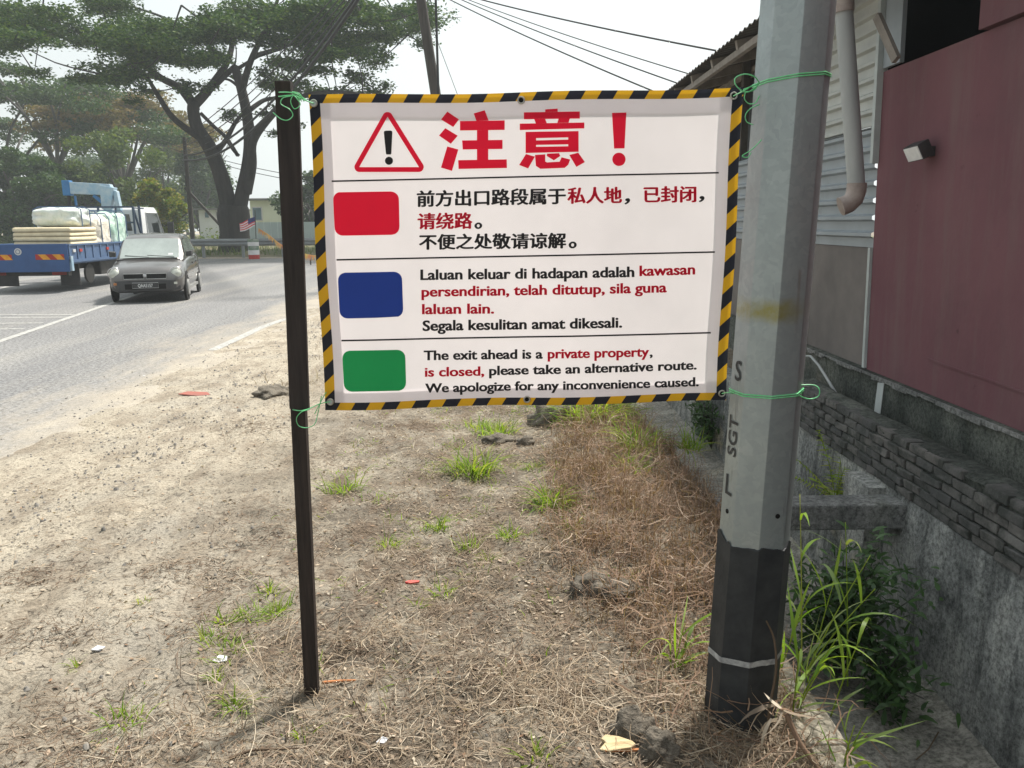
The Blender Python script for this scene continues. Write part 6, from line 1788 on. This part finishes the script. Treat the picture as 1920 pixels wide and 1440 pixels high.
def tree(name, label, px_, Y, Ht, crown_w, crown_lo, leaf, seed, n_leaf, ls, kind='round', trunk_r=.3, forks=5, group='trees beyond the road'):
    rr = np.random.default_rng(seed); b = at(px_, 418, Y); b.z = 0.1
    root = thing(name, label, 'tree', b, group=group)
    ms = MB(); nb = NB()
    fork = Vector((rr.normal(0, .3), 0, crown_lo * rr.uniform(.7, .95)))
    limb(ms, [(0, 0, -.3), (rr.normal(0, .1), 0, crown_lo * .4), fork], trunk_r, trunk_r * .75, 10)
    pads = []
    nl = forks
    for k in range(nl):
        a = 2 * math.pi * k / nl + rr.uniform(-.4, .4); q = crown_w * rr.uniform(.35, .85)
        if kind == 'umbrella': e = Vector((q * math.cos(a), q * math.sin(a), Ht - (q / crown_w) ** 2 * (Ht - crown_lo) * .45 - rr.uniform(.3, 1.2)))
        else: e = Vector((q * math.cos(a), q * math.sin(a), crown_lo + (Ht - crown_lo) * rr.uniform(.15, .9)))
        m1 = fork.lerp(e, .45) + Vector((rr.normal(0, .3), rr.normal(0, .3), .12 * (e.z - fork.z)))
        limb(ms, [fork, m1, e], trunk_r * .5, .05, 6)
        for s in range(3):
            e2 = e + Vector((rr.normal(0, crown_w * .25), rr.normal(0, crown_w * .25), rr.normal(0, .6)))
            ms.tube([m1.lerp(e, .6), e.lerp(e2, .6), e2], [.06, .04, .015], 4)
    npad = 34
    for k in range(npad):
        a = rr.uniform(0, 6.28); q = math.sqrt(rr.random()) * crown_w
        if kind == 'umbrella':
            z = Ht - (q / crown_w) ** 2 * (Ht - crown_lo) * .5 - rr.uniform(0, 1.0) * (Ht - crown_lo) * .28; r = crown_w * rr.uniform(.16, .28); rz = r * .33
        elif kind == 'tall':
            z = crown_lo + (Ht - crown_lo) * rr.random(); q *= max(.2, 1 - ((z - crown_lo) / (Ht - crown_lo)) ** 1.5 * .8); r = crown_w * rr.uniform(.25, .45); rz = r * .9
        else:
            t = rr.random(); z = crown_lo + (Ht - crown_lo) * t; q *= math.sqrt(max(.05, 1 - (2 * t - 1) ** 2 * .85)); r = crown_w * rr.uniform(.2, .38); rz = r * .7
        n_ = int(n_leaf * 1.6) // npad
        u = rr.normal(0, 1, (n_, 3)); u /= np.linalg.norm(u, axis=1)[:, None]; u *= (rr.random(n_) ** .4)[:, None]
        P = np.array([q * math.cos(a), q * math.sin(a), z])[None] + u * np.array([r, r, rz])[None]
        V, Fa = leaf_quads(P, ls * 1.1, rr, .35, .55); nb.add(V, Fa)
    ms.build('trunk', M['bark2'], root, smooth=True); nb.build('crown', M[leaf], root)
tree('umbrella_tree', 'wide grey green umbrella tree left beyond the truck', 118, 72, 15.2, 9.5, 7.0, 'leaf_b', 1, 13000, .3, 'umbrella', .34, 9)
tree('umbrella_tree', 'umbrella tree with rusty tinged crown left of the far pole', 240, 78, 14.2, 8.5, 6.5, 'leaf_t', 2, 11000, .32, 'umbrella', .34, 9)
tree('umbrella_tree', 'leftmost umbrella tree partly outside the view', 10, 74, 14, 9, 7.0, 'leaf_b', 3, 9000, .32, 'umbrella', .34, 8)
tree('leafy_tree', 'dense dark tree behind the truck bed at the far left', 35, 60, 6.8, 3.4, 1.0, 'leaf_b', 4, 7500, .27)
tree('leafy_tree', 'dark rounded tree directly behind the loading crane', 95, 62, 6.2, 3.3, .8, 'leaf_b', 5, 7500, .27)
tree('leafy_tree', 'green tree rising behind the white truck cab', 225, 66, 8.6, 3.6, 1.0, 'leaf_c', 6, 7500, .3)
tree('leafy_tree', 'small dark tree between the crane and the cab', 170, 64, 5.4, 3.0, .6, 'leaf_b', 7, 6000, .27)
tree('leafy_tree', 'yellow green tree with orange leaves left of the far pole', 300, 54, 4.4, 1.9, .3, 'leaf_y', 8, 5500, .2)
tree('leafy_tree', 'tall blue green tree just left of the big trunk', 380, 88, 10.6, 3.6, 1.5, 'leaf_b', 9, 7500, .33, 'tall')
tree('leafy_tree', 'tall pale tree behind the slim far pole', 325, 96, 12.5, 4.5, 2, 'leaf_c', 10, 7500, .36, 'tall')
tree('leafy_tree', 'small hazy tree left of the pale grey house', 410, 100, 7.5, 3.0, .8, 'leaf_b', 11, 4500, .34)
tree('leafy_tree', 'dark tree seen between the stake and the banner', 592, 62, 5.2, 2.6, .6, 'leaf_b', 12, 5000, .27)
tree('leafy_tree', 'hazy tree far behind the hidden side of the banner', 720, 80, 7, 4, 1, 'leaf_b', 13, 5000, .33)
tree('leafy_tree', 'broad tree behind the banner middle', 960, 85, 8, 5, 1, 'leaf_c', 14, 5000, .36)
tree('leafy_tree', 'far tree behind the left edge of the workshop', 1180, 80, 6.5, 4, 1, 'leaf_b', 15, 4500, .36)
tree('leafy_tree', 'farthest hazy tree at the left behind the umbrella trees', 60, 115, 11, 6, 1, 'leaf_b', 16, 6000, .42)
tree('leafy_tree', 'hazy background tree behind the rusty crown', 190, 120, 11, 6.5, 1, 'leaf_b', 17, 6000, .42)
tree('leafy_tree', 'hazy background tree behind the far utility pole', 350, 125, 9.5, 5.5, 1, 'leaf_b', 18, 5500, .42)

# undergrowth along the far roadside
rr = np.random.default_rng(90); nb = NB()
for k in range(60):
    x = rr.uniform(-62, -21); y = 57 + rr.uniform(0, 6) + max(0, (-x - 40)) * .3; h = rr.uniform(.6, 1.6)
    n_ = 170; u = rr.normal(0, 1, (n_, 3)); u /= np.linalg.norm(u, axis=1)[:, None]
    P = np.array([x, y, h * .5]) + u * np.array([1.4, 1.0, h]) * (rr.random(n_) ** .4)[:, None]
    V, Fa = leaf_quads(P, .26, rr, .3, .5); nb.add(V, Fa)
tag(nb.build('undergrowth', M['leaf_c']), 'low green undergrowth lining the far roadside', 'undergrowth', kind='stuff')

# ------------------------------------------------------------------ hazy air
hzm = bpy.data.materials.new('haze'); hzm.use_nodes = True
t = hzm.node_tree; t.nodes.remove(t.nodes['Principled BSDF'])
pv = t.nodes.new('ShaderNodeVolumePrincipled'); pv.inputs['Density'].default_value = 0.0011
pv.inputs['Color'].default_value = (0.88, 0.95, 1.0, 1); pv.inputs['Anisotropy'].default_value = 0.2
t.links.new(pv.outputs[0], t.nodes['Material Output'].inputs['Volume'])
mb = MB(); mb.box(-235, 235, -70, 235, -2.2, 26)
tag(mb.build('haze', hzm), 'thin pale haze filling the air', 'haze', kind='stuff')
sc.cycles.volume_bounces = 1
sc.cycles.max_bounces = 8
sc.cycles.transparent_max_bounces = 8
